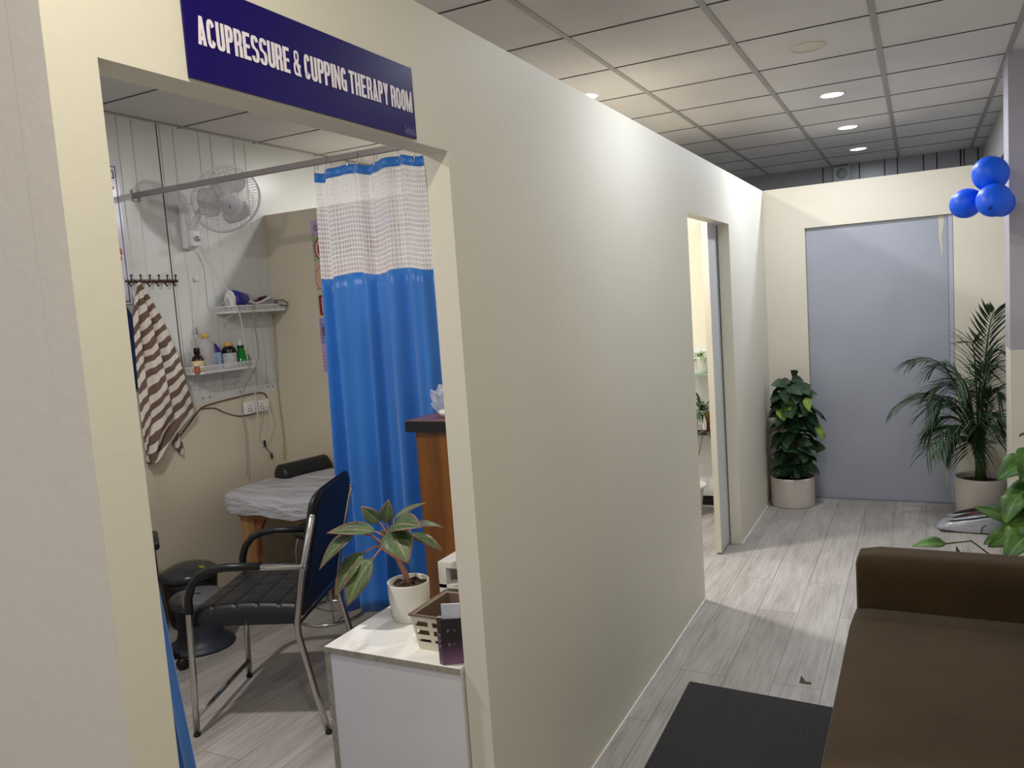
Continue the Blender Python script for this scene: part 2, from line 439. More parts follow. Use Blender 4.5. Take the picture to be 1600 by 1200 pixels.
mb = MB().box(1.462, 2.1, 5.077, 5.35, 1.176, HC, LILAC).box(1.462, 2.1, 5.077, 5.35, 0, 1.176, PAINT)
struct(mb.build('wall_pillar', LILAC))
struct(MB().box(1.80, 1.87, -1.2, 5.077, 0, HC).build('wall_right', PAINT))
# caulk line along the corridor wall
mb = MB(); mb.box(0, .006, .72, C_, 0, .006); mb.box(0, .006, D_, YF, 0, .006)
struct(mb.build('baseboard_left', WHITEM))

# ------------------------------------------------------------------ ceiling lamps
def downlight(x, y, label, lit=True):
    t = thing('ceiling_light', label, 'ceiling light', (x, y, HC), 0, None)
    r = .068
    MB().lathe([(0, 0), (r + .008, 0), (r + .008, -.005), (r, -.008), (r - .004, -.006), (0, -.006)][1:5] + [(r - .006, -.0055)], m=None).build('rim', WHITE, t)
    em = mat('lamp_glow', (255, 255, 255), .5, var=0, emit=(240, 243, 255), es=6) if lit else WHITEM
    MB().lathe([(r - .004, -.006), (r * .6, -.0085), (0, -.0095)]).build('diffuser', em, t)
    return t
downlight(.578, 5.384, 'round lit ceiling light nearest the camera in the visible corridor row')
downlight(.578, 6.573, 'round lit ceiling light, middle one of the visible corridor row')
downlight(.578, 7.704, 'round lit ceiling light farthest away, near the grey end wall')
downlight(.578, 3.1, 'round lit ceiling light just above the top edge of the photo')
downlight(-.617, 4.359, 'bright ceiling light just peeking over the top of the long partition wall')
t = thing('ceiling_cover', 'unlit round cream cover plate in the ceiling tile', 'ceiling cover', (.573, 4.249, HC))
MB().lathe([(.084, 0), (.084, -.004), (.078, -.006), (.076, -.004)]).build('rim', mat('cream_plastic', (206, 200, 186), .5, var=.05), t)
MB().lathe([(.077, -.003), (.05, -.005), (0, -.006)]).build('plate', mat('cream_plastic', (206, 200, 186), .5), t)

# ------------------------------------------------------------------ sign over the opening
def block_text(name, txt, x0, width, z0, height, mtx, material, parent):
    """heavy condensed capitals drawn as strokes; one mesh per word"""
    Wd = {'M': .64, 'I': .20, ' ': .15, '&': .54, 'N': .52}
    gap = .05; tot = sum(Wd.get(c, .49) + gap for c in txt) - gap; kx = width / tot; kz = height
    cnt = [0]
    def glyph(mb, c, ox):
        W = Wd.get(c, .49); V = .20; H = .14
        def q(*p): cnt[0] = (cnt[0] + 1) % 37; mb.face([mb.b.verts.new(mtx @ Vector((x0 + (ox + a) * kx, z0 + b * kz, cnt[0] * 2.5e-5))) for a, b in p])
        def r(a, b, c_, d): q((a, c_), (b, c_), (b, d), (a, d))
        def arc(cx, cy, rx, ry, a0, a1, tx=V, ty=H, n=14, e=3.0):
            P = []
            for k in range(n + 1):
                a = math.radians(a0 + (a1 - a0) * k / n); ca, sa = math.cos(a), math.sin(a); f = (abs(ca) ** e + abs(sa) ** e) ** (-1 / e)
                g = (abs(ca) ** 2.4 + abs(sa) ** 2.4) ** (-1 / 2.4); P.append(((cx + rx * f * ca, cy + ry * f * sa), (cx + (rx - tx) * g * ca, cy + (ry - ty) * g * sa)))
            for a, b in zip(P, P[1:]): q(a[0], b[0], b[1], a[1])
        h = W / 2
        if c == 'A': q((0, 0), (V, 0), (h + .03, 1), (h - .10, 1)); q((W - V, 0), (W, 0), (h + .10, 1), (h - .03, 1)); r(.12, W - .12, .17, .30)
        elif c == 'C': arc(h, .5, h, .5, 32, 328)
        elif c == 'G': arc(h, .5, h, .5, 32, 300); r(W - V, W, .0, .5); r(h - .01, W, .39, .51)
        elif c == 'U': r(0, V, .3, 1); r(W - V, W, .3, 1); arc(h, .3, h, .3, 180, 360)
        elif c == 'O': arc(h, .5, h, .5, 0, 360, n=26)
        elif c in 'PR':
            r(0, V, 0, 1); r(V, h, .87, 1); r(V, h, .42, .55); arc(h, .71, h, .29, -90, 90)
            if c == 'R': q((W - V - .01, 0), (W, 0), (W - .01, .40), (W - V - .01, .50)); r(h, W - .05, .40, .5)
        elif c == 'E': r(0, V, 0, 1); r(0, W - .03, .86, 1); r(0, W - .06, .44, .57); r(0, W - .03, 0, .14)
        elif c == 'S': arc(h, .735, h, .265, 10, 270, ty=.12); arc(h, .265, h, .265, -170, 90, ty=.12); q((0, .62), (V, .62), (W, .38), (W - V, .38))
        elif c == 'I': r(0, W, 0, 1)
        elif c == 'N': r(0, .16, 0, 1); r(W - .16, W, 0, 1); q((0, 1), (.17, 1), (W, 0), (W - .17, 0))
        elif c == 'M': r(0, .15, 0, 1); r(W - .15, W, 0, 1); q((0, 1), (.17, 1), (h + .07, 0), (h - .07, 0)); q((W - .17, 1), (W, 1), (h + .07, 0), (h - .07, 0))
        elif c == 'T': r(0, W, .86, 1); r(h - V / 2, h + V / 2, 0, 1)
        elif c == 'H': r(0, V, 0, 1); r(W - V, W, 0, 1); r(0, W, .43, .57)
        elif c == 'Y': q((0, 1), (V, 1), (h + .09, .4), (h - .09, .4)); q((W - V, 1), (W, 1), (h + .09, .4), (h - .09, .4)); r(h - .09, h + .09, 0, .42)
        elif c == '&': arc(h - .03, .76, .19, .24, 0, 360, tx=.12, ty=.10, n=20); arc(h - .04, .28, .24, .28, 0, 360, tx=.14, ty=.11, n=20); q((.12, .62), (.26, .62), (W, 0), (W - .18, 0)); q((W - .12, .46), (W, .46), (W - .12, .22), (W - .2, .22))
    ox = 0
    mb = MB()
    for c in txt:
        if c != ' ': glyph(mb, c, ox)
        ox += Wd.get(c, .49) + gap
    return mb.build(name, material, parent)
t = thing('door_sign', 'dark blue sign board with white lettering above the room opening', 'sign', (0, .959, 1.998))
SB = mat('sign_navy', (24, 8, 96), .3, var=.04, spec=.25)
MB().box(.0005, .005, 0, .651, 0, .159).build('board', SB, t)
block_text('lettering', 'ACUPRESSURE & CUPPING THERAPY ROOM', 0, .617, 0, .046, wall_frame(.0056, .024, .057), mat('sign_white', (236, 228, 240), .5, var=0), t)
SG = mat('scuff_grey', (60, 52, 124), .6, var=.3, scale=200)
mb = MB(); mb.grid(lambda u, v: Vector((.0053, .605 + .043 * u, .003 + .004 * math.sin(u * 14) ** 2 + v * (.012 + .009 * math.sin(u * 9 + 1) ** 2))), 16, 2); mb.build('scuff', SG, t)

# ------------------------------------------------------------------ wall fan
def make_fan():
    t = thing('wall_fan', 'white wall fan with round cage mounted on the ribbed white wall', 'fan', (WX, 3.34, 2.19))
    GW = mat('fan_white', (226, 227, 230), .35, var=.02)
    GW2 = mat('fan_blade', (204, 204, 210), .3, var=.02)
    mb = MB().rbox(.002, .05, -.045, .045, -.14, .12, .018, 3); mb.rbox(.04, .085, -.035, .035, -.13, -.03, .016, 3)
    mb.build('mount', GW, t)
    mb = MB().lathe([(0, 0), (.014, 0), (.014, .014), (.008, .018), (0, .018)], (0, 0, 0), 14, None, Matrix.Translation((.086, .0, -.085)) @ Matrix.Rotation(PI / 2, 4, 'Y')); mb.build('knob', CHROME, t)
    C = Vector((.30, .045, .110)); n = Vector((.81, -.35, -.52)).normalized()
    q = Vector((0, 0, 1)).rotation_difference(n).to_matrix().to_4x4(); Mx = Matrix.Translation(C) @ q
    MB().tube([(.03, 0, -.04), (.08, 0, .0), (.10, .02, .06), C - n * .10], .02, 10).build('arm', GW, t)
    MB().lathe([(0, -.16), (.035, -.155), (.058, -.13), (.062, -.08), (.055, -.045), (0, -.045)], m=None, mtx=Mx, seg=28).build('motor', GW, t)
    R = .193
    mb = MB()
    ring = lambda r, z, k=48: [Mx @ Vector((r * math.cos(2 * PI * i / k), r * math.sin(2 * PI * i / k), z)) for i in range(k)]
    mb.tube(ring(R, 0), .0055, 8, closed=True); mb.tube(ring(R, -.010), .004, 6, closed=True)
    mb.tube(ring(.13, .058), .0014, 5, closed=True); mb.tube(ring(.14, -.052), .0014, 5, closed=True); mb.tube(ring(.060, .074), .003, 6, closed=True)
    for i in range(64):
        a = 2 * PI * i / 64; c, s_ = math.cos(a), math.sin(a); a2 = a + .18; c2, s2 = math.cos(a2), math.sin(a2)
        P_ = lambda r, z, cc=c, ss=s_: Mx @ Vector((r * cc, r * ss, z))
        mb.tube([P_(.055, .074, c2, s2), P_(.11, .065, math.cos(a + .1), math.sin(a + .1)), P_(.165, .038), P_(R, .002)], .0015, 4, cap=False)
        mb.tube([P_(.06, -.055), P_(.14, -.052), P_(.185, -.03), P_(R, -.004)], .0014, 4, cap=False)
    mb.build('cage', GW, t)
    MB().lathe([(.0, .084), (.054, .082), (.060, .076), (.058, .070), (0, .070)], m=None, mtx=Mx, seg=32).build('hub_cap', mat('fan_hub', (196, 192, 200), .35, var=.02), t)
    hub = MB().lathe([(0, .05), (.03, .05), (.034, .0), (.03, -.04), (0, -.04)], m=None, mtx=Mx, seg=24).build('hub', GW, t)
    for k in range(3):
        a0 = 2 * PI * k / 3 + .5
        mb = MB()
        def fn(u, v):
            r = .03 + .128 * v; a = a0 + (u - .5) * (.55 + 1.0 * math.sin(PI * v ** .8) + .25 * v) - .25 * v
            return Mx @ Vector((r * math.cos(a), r * math.sin(a), (u - .5) * .045 - .005))
        mb.grid(fn, 8, 8); solid(mb.build('blade', GW2, t), .002)
    # small dark script mark on the hub cap
    MB().tube([Mx @ Vector((-.012 + .024 * k / 6, -.012 + .003 * math.sin(k), .0848)) for k in range(7)], .0013, 5).build('emblem', mat('emblem_dark', (60, 58, 70)), t)
    return t
FAN = make_fan()

# ------------------------------------------------------------------ curtains
t = thing('curtain_rod', 'square grey metal rod carrying the curtain across the room', 'curtain rod', (0, 3.03, 2.33))
MB().box(WX + .004, -.072, -.011, .011, -.012, .014).build('rail', mat('grey_metal', (150, 144, 144), .4, .5, var=.05), t)
MB().box(WX + .0, WX + .012, -.022, .022, -.03, .03).build('bracket', mat('grey_metal', (150, 144, 144)), t)

def curtain(name, label, y0, xl, xr, ztop, z_net_top, z_net_bot, zbot, nf, amp, seed, group=None):
    """xl, xr: functions of height 0..1 (0 = top)"""
    rd = random.Random(seed); ph = [rd.random() * 6.28 for _ in range(6)]; NU = 110
    H = ztop - zbot
    def pos(u, z):
        v = (ztop - z) / H
        a = xl(v); b = xr(v)
        uu = u + .018 * math.sin(2 * PI * nf * .5 * u + ph[0]) + .008 * math.sin(3 * v + ph[1] + 8 * u)
        fold = math.sin(2 * PI * nf * u + ph[2] + .5 * math.sin(1.8 * v + ph[3])) * .62 + .38 * math.sin(2 * PI * nf * 1.73 * u + ph[4] + .8 * v)
        am = amp * (.65 + .5 * v)
        x_ = a + (b - a) * min(1, max(0, uu))
        return Vector((x_, y0 + am * fold, z))
    t = thing(name, label, 'curtain', (0, 0, 0), 0, group)
    ul = 2.0 * (xr(.5) - xl(.5))
    wob = lambda u: .016 * math.sin(2 * PI * nf * .5 * u + ph[5])
    def band(nm, za, zb, m, nv, top=False):
        mb = MB()
        def fn(u, v):
            z = za + (zb - za) * v + wob(u) * (.6 if za > z_net_bot - .01 and v == 0 else .6)
            return pos(u, z)
        mb.grid(fn, NU, nv, None, lambda u, v: (u * ul, za + (zb - za) * v))
        return solid(mb.build(nm, m, t), .0015)
    band('header_band', ztop, z_net_top, BLUE, 2)
    band('net_panel', z_net_top, z_net_bot, NET, 8).modifiers.clear()
    band('lower_panel', z_net_bot, zbot, BLUE, 26)
    return t, pos, wob
c1, pos1, wob1 = curtain('curtain', 'blue satin curtain with white net top hanging open in the room middle', 3.03,
    lambda v: -1.485 - .035 * v, lambda v: -.872 + .02 * v, 2.288, 2.245, 1.795, .165, 4.5, .036, 11)
for u in (.02, .17, .3, .42, .58, .75, .93):
    p = pos1(u, 2.262 + wob1(u) * .6)
    MB().tube([(p.x, p.y - .003, p.z - .004), (p.x, p.y - .004, p.z + .018), (p.x, p.y * .5 + 3.03 * .5 - .0, 2.348), (p.x, 3.044, 2.346), (p.x, 3.046, 2.30)], .0014, 5).build('hook', CHROME, c1)
curtain('curtain', 'sliver of a blue curtain gathered behind the left side of the opening', 1.2,
    lambda v: -1.0, lambda v: -.683 + .30 * v, 2.25, 2.2, 1.8, .12, 5, .028, 5)

# ------------------------------------------------------------------ things on the back wall
t = thing('notice_board', 'tall white laminated notice with navy border at the left of the ribbed wall', 'notice', (WX, 2.47, 1.75))
MB().box(.0052, .009, 0, .465, 0, .735).build('sheet', mat('laminate_white', (214, 212, 226), .15, var=.02), t)
NV = mat('notice_navy', (44, 42, 96), .4, var=0)
mb = MB().box(.009, .0096, .445, .450, .012, .72).box(.009, .0096, .012, .450, .715, .72).box(.009, .0096, .012, .450, .012, .017).box(.009, .0096, .012, .017, .012, .72)
mb.box(.009, .0096, .37, .435, .655, .662).box(.009, .0096, .37, .435, .69, .697).box(.009, .0096, .43, .437, .66, .69).build('border', NV, t)
mb = MB(); RD = mat('notice_red', (190, 96, 70), .5, var=.05)
mb.box(.009, .0096, .40, .428, .60, .615); mb.build('print', RD, t)
MB().box(.009, .0096, .405, .428, .23, .25).build('print', RD, t)
mb = MB(); prism_pts = [(.375, .26), (.435, .26), (.435, .285), (.375, .345)]; mb.face([mb.b.verts.new((.0098, a, b)) for a, b in prism_pts]); mb.build('print', RD, t)

t = thing('hook_rail', 'brown metal coat hook rail on the white ribbed wall', 'hook rail', (WX, 2.9, 1.88))
BR = mat('bronze_metal', (80, 62, 58), .4, .5, var=.1)
MB().rbox(.0, .010, .0, .345, -.016, .0, .003, 2).build('rail', BR, t)
for yy in (.02, .078, .136, .194, .25, .306, ):
    MB().tube([(.008, yy, -.02), (.02, yy, -.022), (.034, yy, -.008), (.038, yy, .018)], .004, 6).sphere((.038, yy, .02), .007, seg=10, rings=6).tube([(.008, yy, -.012), (.026, yy, -.038), (.036, yy, -.03)], .0035, 6).build('hook', BR, t)

# towel
prof = [(1.862, 2.946, 2.958), (1.81, 2.925, 2.985), (1.69, 2.885, 3.052), (1.56, 2.875, 3.102), (1.44, 2.868, 3.146), (1.3, 2.862, 3.178), (1.2, 2.858, 3.20), (1.12, 2.856, 3.216),
        (1.085, 2.856, 3.165), (1.03, 2.858, 3.085), (.97, 2.862, 3.03), (.93, 2.868, 2.985), (.90, 2.872, 2.945), (.893, 2.88, 2.91)]
def lerp_prof(v):
    k = v * (len(prof) - 1); i = min(int(k), len(prof) - 2); f = k - i
    return [prof[i][q] * (1 - f) + prof[i + 1][q] * f for q in range(3)]
mb = MB()
def fnt(u, v):
    z, l, r = lerp_prof(v); am = .016 * min(1, v * 4)
    return Vector((WX + .052 + am * math.sin(u * 15 + 1.5 * v) + am * .5 * math.sin(u * 31 + 2) , l + (r - l) * u, z))
mb.grid(fnt, 40, 60)
def tail(u, v):
    z = 1.06 - .17 * v; l = 3.02 + .085 * v; r = 3.10 + .06 * v * (1 if v < .6 else (1 - (v - .6) * 1.5))
    return Vector((WX + .03 + .006 * math.sin(9 * u + 5 * v), l + (r - l) * u, z + .02 * (1 - u)))
mb.grid(tail, 6, 10)
o = solid(mb.build('towel', m_stripe()), .006); tag(o, 'brown and white striped towel hanging by one corner from the hook rail', 'towel')
mb = MB()
mb.grid(lambda u, v: Vector((WX + .014 + .005 * math.sin(u * 9 + v), 2.78 + .03 * v + (.145 + .03 * math.sin(PI * min(1, v * 1.1)) - .05 * v - .09 * (1 - v) ** 5) * u, 1.80 - .5 * v)), 10, 14)
mb.tube([(WX + .016, 2.86, 1.875), (WX + .016, 2.862, 1.83), (WX + .014, 2.86, 1.79)], .004, 6)
o = solid(mb.build('garment', m_cloth('navy_cloth', (24, 44, 96), .2, .8)), .004); tag(o, 'dark navy garment hanging behind the striped towel', 'garment')

# little wall knob and pull cord
tag(MB().lathe([(0, 0), (.018, 0), (.016, .012), (.009, .02), (0, .022)], seg=16, mtx=Matrix.Translation((WX + .001, 3.375, 1.883)) @ Matrix.Rotation(PI / 2, 4, 'Y')).build('wall_button', WHITE), 'small round white button on the wall below the fan', 'button')
t = FAN; _o = Vector((.03, 0, -.13))
MB().tube([Vector(p) + _o for p in ((.03, .0, .0), (-.005, .012, -.25), (-.01, -.012, -.46))], .0018, 5).build('pull_cord', WHITE, t)
MB().rbox(.015, .026, -.018, -.006, -.63, -.588, .003, 2).build('connector', mat('grey_plastic', (150, 150, 150), .5), t)

# shelves
def make_shelf(label, y0, y1, z, dep=.13, corner=.05):
    t = thing('wall_shelf', label, 'shelf', (WX, y0, z), 0, 'white plastic wall shelves')
    L = y1 - y0; h = .045
    out = [(.002, 0), (dep - corner, 0), (dep, corner), (dep, L), (.002, L)]
    mb = MB(); vb = [mb.b.verts.new((p[0], p[1], 0)) for p in out]; vt = [mb.b.verts.new((p[0], p[1], .004)) for p in out]
    mb.face(vb[::-1]); mb.face(vt)
    for i in range(5): mb.face([vb[i], vb[(i + 1) % 5], vt[(i + 1) % 5], vt[i]])
    mb.build('tray', WHITE, t)
    mb = MB()
    for (a, b) in zip(out, out[1:]):
        a = Vector((*a, 0)); b = Vector((*b, 0)); d = b - a; n = max(2, int(d.length / .0095)); dn = d.normalized()
        ang = math.atan2(d.y, d.x); Mx = Matrix.Translation(a) @ Matrix.Rotation(ang, 4, 'Z')
        mb.box(0, d.length, -.0015, .0015, .003, .012, None, Mx); mb.box(0, d.length, -.002, .002, h - .006, h, None, Mx)
        for k in range(n + 1):
            q = d.length * k / n; mb.box(q - .0018, q + .0018, -.0012, .0012, .01, h - .005, None, Mx)
    mb.build('gallery', WHITE, t)
    mb = MB()
    for k in range(5):
        yy = L * (k + .5) / 5; mb.tube([(.004, yy, -.09), (.03, yy, -.03), (dep - .02, yy, -.002)], .0022, 5)
    mb.tube([(.006, .03, -.055), (.006, L - .03, -.055)], .0018, 5).tube([(.004, .03, -.09), (.004, L - .03, -.09)], .0018, 5)
    mb.build('bracket', WHITE, t)
    return t
make_shelf('upper white slotted wall shelf holding the blue and grey massagers', 3.50, 3.955, 1.672)
make_shelf('lower white slotted wall shelf holding the bottles', 3.21, 3.66, 1.336)

# massagers on the upper shelf
Z1 = 1.677
t = thing('handheld_massager', 'blue and white handheld massager standing on the upper shelf', 'massager', (WX + .068, 3.60, Z1))
t.scale = (1.1, 1.12, 1.15)
BL = mat('royal_blue_gloss', (24, 20, 140), .15, var=.03, coat=.5)
mb = MB()
def blob(secs, mb, seg=16):
    """secs: list of (centre, radius_y/radius_z) ellipses swept along y"""
    rings = []
    for (y, z, rx, rz) in secs:
        rings.append([mb.b.verts.new((rx * math.cos(2 * PI * k / seg), y, z + rz * math.sin(2 * PI * k / seg))) for k in range(seg)])
    for a, b in zip(rings, rings[1:]):
        for k in range(seg): mb.face([a[k], a[(k + 1) % seg], b[(k + 1) % seg], b[k]], None, None, True)
    mb.face(rings[0][::-1]); mb.face(rings[-1])
blob([(-.030, .062, .034, .050), (-.022, .062, .042, .057), (.01, .060, .045, .056), (.04, .062, .038, .046), (.07, .070, .028, .030), (.088, .072, .020, .022)], mb); mb.rbox(-.03, .03, -.01, .045, .001, .03, .01)
mb.build('body', BL, t)
mb = MB(); blob([(-.058, .050, .018, .040), (-.05, .055, .032, .048), (-.038, .060, .040, .058), (-.029, .062, .036, .054)], mb); mb.rbox(-.03, .03, -.045, -.012, .001, .03, .008)
mb.build('back_shell', WHITE, t)
t2 = thing('handheld_massager', 'grey and white handheld massager with dark red back lying on the upper shelf', 'massager', (WX + .074, 3.83, Z1 + .002)); t2.scale = (1, .91, 1.2)
mb = MB(); GS = mat('silver_grey', (150, 152, 158), .3, .2, var=.03)
blob([(-.135, .030, .012, .010), (-.13, .030, .016, .016), (-.08, .026, .017, .016), (-.03, .030, .02, .02), (.02, .034, .03, .03), (.07, .034, .035, .032), (.10, .030, .03, .026), (.13, .024, .02, .018)], mb)
MASS = t2; mb.build('body', GS, t2)
mb = MB(); mb.tube([(.02, -.15, .050), (.02, -.13, .044), (.02, -.09, .038), (.02, -.04, .047), (.022, .01, .062), (.022, .06, .066)], .006, 8); mb.build('white_stripe', WHITE, t2)
mb = MB(); mb.tube([(-.012, -.07, .045), (-.012, -.02, .062), (-.012, .04, .068)], .011, 8); mb.build('back_panel', mat('maroon', (78, 34, 42), .4), t2)
mb = MB().sphere((.026, .075, .03), .024, sx=.5); mb.build('dial', mat('slate_grey', (92, 100, 112), .25, .3), t2)
MB().tube([(.04, .055, .03), (.065, .09, .024), (.08, .132, .017), (.07, .15, .034), (.05, .13, .05), (.02, .09, .05)], .003, 6).build('cord_loop', mat('dark_cord', (50, 46, 48), .5), t2)
MB().tube([(-.008, -.055, .023), (.012, -.08, .038), (.032, -.088, .058), (.012, -.07, .073), (-.018, -.05, .058), (-.038, -.07, .043)], .005, 8).build('cord_loop', mat('pale_cable', (190, 192, 190), .5), t)

# bottles on the lower shelf
Z2 = 1.341
def bottle(name, label, x, y, parts, z=Z2, sq=(1, 1)):
    t = thing(name, label, name.split('_')[-1], (WX + x, y, z), 0, 'bottles and jars on the lower wall shelf')
    for nm, prof_, m in parts: MB().lathe(prof_, seg=24, squash=sq).build(nm, m, t)
    return t
bottle('brown_bottle', 'small dark brown bottle with cream label, leftmost on the lower shelf', .07, 3.268, [
    ('body', [(0, 0), (.033, 0), (.034, .005), (.034, .075), (.028, .092), (.014, .105), (.013, .115), (0, .115)], mat('amber_dark', (44, 24, 18), .15, var=.05)),
    ('label', [(.0345, .012), (.0348, .014), (.0348, .07), (.0345, .072)], mat('label_cream', (226, 212, 160), .6, var=.15, scale=30)),
    ('cap', [(0, .146), (.015, .146), (.017, .142), (.017, .112), (.013, .11)], BLACKP)])
bottle('small_jar', 'small red-orange jar at the left end of the lower shelf', .095, 3.232, [
    ('body', [(0, 0), (.018, 0), (.019, .004), (.019, .04), (0, .042)], mat('jar_red', (176, 84, 60), .4)),
    ('lid', [(0, .056), (.019, .056), (.0195, .052), (.0195, .041), (0, .041)], WHITE)], sq=(1, .8))
CLEAR = mat('clear_plastic', (238, 234, 236), .06, var=0, trans=.0, alpha=.32, spec=.8)
bottle('water_bottle', 'large clear plastic bottle with yellow cap on the lower shelf', .062, 3.345, [
    ('body', [(0, .001), (.044, .001), (.048, .008), (.048, .04), (.045, .048), (.048, .056), (.048, .07), (.045, .078), (.048, .086), (.048, .13), (.044, .155), (.03, .175), (.018, .185), (.017, .20), (0, .2)], CLEAR),
    ('liquid', [(0, .003), (.043, .003), (.046, .01), (.046, .034), (0, .034)], mat('pink_liquid', (190, 90, 84), .2, alpha=.8)),
    ('cap', [(0, .224), (.019, .224), (.021, .219), (.021, .197), (.016, .195)], mat('yellow_cap', (222, 178, 96), .4))])
bottle('squeeze_bottle', 'slim pale blue bottle with pointed navy cap on the lower shelf', .045, 3.432, [
    ('body', [(0, 0), (.026, 0), (.028, .005), (.028, .10), (.024, .108), (0, .108)], mat('pale_blue', (150, 184, 220), .35, var=.1, scale=25)),
    ('cap', [(.026, .1085), (.024, .12), (.008, .150), (.006, .158), (0, .158)], mat('navy_cap', (30, 30, 130), .35))])
bottle('supplement_jar', 'black jar with yellow lid and grey label on the lower shelf', .070, 3.507, [
    ('body', [(0, 0), (.040, 0), (.042, .005), (.042, .115), (.036, .128), (.022, .136), (0, .137)], mat('black_jar', (20, 20, 24), .2)),
    ('label', [(.0425, .012), (.0428, .014), (.0428, .095), (.0425, .097)], mat('label_grey', (196, 196, 204), .5, var=.25, scale=60)),
    ('lid', [(0, .160), (.024, .160), (.026, .156), (.026, .137), (.022, .136)], mat('yellow_cap', (222, 178, 96)))])
GRN = mat('green_plastic', (22, 130, 52), .12, var=.1, alpha=.93)
bottle('green_bottle', 'green cone-shaped bottle with white tip, rightmost on the lower shelf', .066, 3.605, [
    ('body', [(0, 0), (.052, 0), (.055, .006), (.054, .03), (.046, .065), (.032, .092), (.02, .11), (.018, .13), (0, .13)], GRN),
    ('neck_ring', [(.0185, .118), (.021, .12), (.021, .134), (.0185, .136)], mat('dark_green', (10, 70, 36), .3)),
    ('spout', [(0, .17), (.006, .168), (.008, .15), (.012, .136), (.018, .131)], WHITE)])

# sockets and cables
t = thing('power_socket', 'pair of white power socket plates in a surface box on the cream wall', 'socket', (WX + .012, 3.615, 1.045))
MB().rbox(0, .03, 0, .205, 0, .078, .004, 2).build('box', WHITE, t)
for q in (.004, .106):
    pl = MB().rbox(.03, .036, q, q + .094, .004, .074, .003, 2).build('plate', WHITE, t)
    mb = MB()
    for (a, b) in ((.03, .052), (.02, .034), (.04, .034), (.02, .020), (.04, .020)): mb.lathe([(0, 0), (.0042, 0), (.0042, .0008), (0, .0008)], seg=8, mtx=Matrix.Translation((.0361, q + a, b)) @ Matrix.Rotation(PI / 2, 4, 'Y'))
    mb.build('pin_holes', BLACKP, pl)
    MB().rbox(.036, .041, q + .066, q + .086, .028, .05, .002, 2).build('switch', WHITEM, pl)
X0 = WX + .022
def cord(name, label, pts, r, m, parent=None):
    # smooth through points
    P_ = [Vector(p) for p in pts]; out = []
    for i in range(len(P_) - 1):
        a = P_[max(i - 1, 0)]; b = P_[i]; c = P_[i + 1]; d = P_[min(i + 2, len(P_) - 1)]
        for k in range(6):
            f = k / 6; out.append(.5 * ((2 * b) + (c - a) * f + (2 * a - 5 * b + 4 * c - d) * f * f + (3 * b - a - 3 * c + d) * f ** 3))
    out.append(P_[-1])
    if parent: out = [p - parent.location for p in out]; out = [Vector([a / b for a, b in zip(p, parent.scale)]) for p in out]
    o = MB().tube(out, r, 6).build(name, m, parent)
    if not parent: tag(o, label, 'cable')
    return o
SOCK = t
WC = mat('white_cord', (214, 212, 204), .5)
cord('power_cord', 'long white cord running from the fan down across both shelves', [(X0 + .03, 3.385, 2.09), (X0 + .01, 3.455, 1.979), (X0 + .10, 3.50, 1.80), (X0 + .137, 3.535, 1.66), (X0 + .137, 3.548, 1.50), (X0 + .135, 3.565, 1.385), (X0 + .07, 3.65, 1.27), (X0 + .04, 3.69, 1.16), (X0 + .045, 3.69, 1.06), (X0 + .02, 3.695, .93), (X0 + .01, 3.708, .863)], .0038, WC, FAN)
cord('power_cord', 'grey cord hanging from the massager past the socket to the bed', [(X0 + .12, 3.70, 1.745), (X0 + .125, 3.66, 1.735), (X0 + .13, 3.655, 1.60), (X0 + .13, 3.65, 1.38), (X0 + .02, 3.62, 1.20), (X0 + .012, 3.60, 1.082), (X0 + .012, 3.607, .881), (X0 + .012, 3.587, .67)], .003, mat('grey_cord', (150, 148, 146), .5), MASS)
cord('hanging_cable', 'yellowed cord hanging down beside the corner', [(X0, 3.955, 1.66), (X0, 3.94, 1.42), (X0 - .006, 3.942, 1.2), (X0 - .004, 3.944, 1.0), (X0 - .004, 3.95, .817), (X0 - .004, 3.935, .70)], .0035, mat('yellow_cord', (176, 158, 96), .5))
cord('power_cord', 'brown wire running along the wall from the towel to the socket box', [(X0, 3.13, 1.00), (X0 - .004, 3.22, 1.07), (X0 - .004, 3.27, 1.112), (X0 - .004, 3.33, 1.142), (X0 - .004, 3.52, 1.158), (X0, 3.70, 1.166), (X0, 3.80, 1.16), (X0, 3.83, 1.12), (X0 + .005, 3.815, 1.09)], .0038, mat('brown_cord', (96, 58, 46), .5), SOCK)
cord('power_cord', 'second brown wire sagging below the socket box', [(X0 - .004, 3.29, 1.13), (X0 - .004, 3.40, 1.12), (X0 - .004, 3.47, 1.085), (X0 - .004, 3.58, 1.045), (X0, 3.69, 1.04), (X0, 3.76, 1.05)], .003, mat('brown_cord', (96, 58, 46)), SOCK)
c = thing('adapter_lead', 'short white lead ending in a dark plug below the socket box', 'cord', (X0, 3.80, 1.04))
MB().tube([(.03, .0, .03), (.036, .014, -.04), (.01, .005, -.16), (.0, -.03, -.22), (.0, -.055, -.21)], .003, 6).build('lead', WC, c)
MB().rbox(-.006, .006, -.036, -.024, -.225, -.18, .003, 2).tube([(0, -.04, -.2), (0, -.01, -.245), (.0, .02, -.28)], .0022, 5).rbox(-.004, .004, .014, .026, -.31, -.275, .002, 2).build('plug', BLACKP, c)

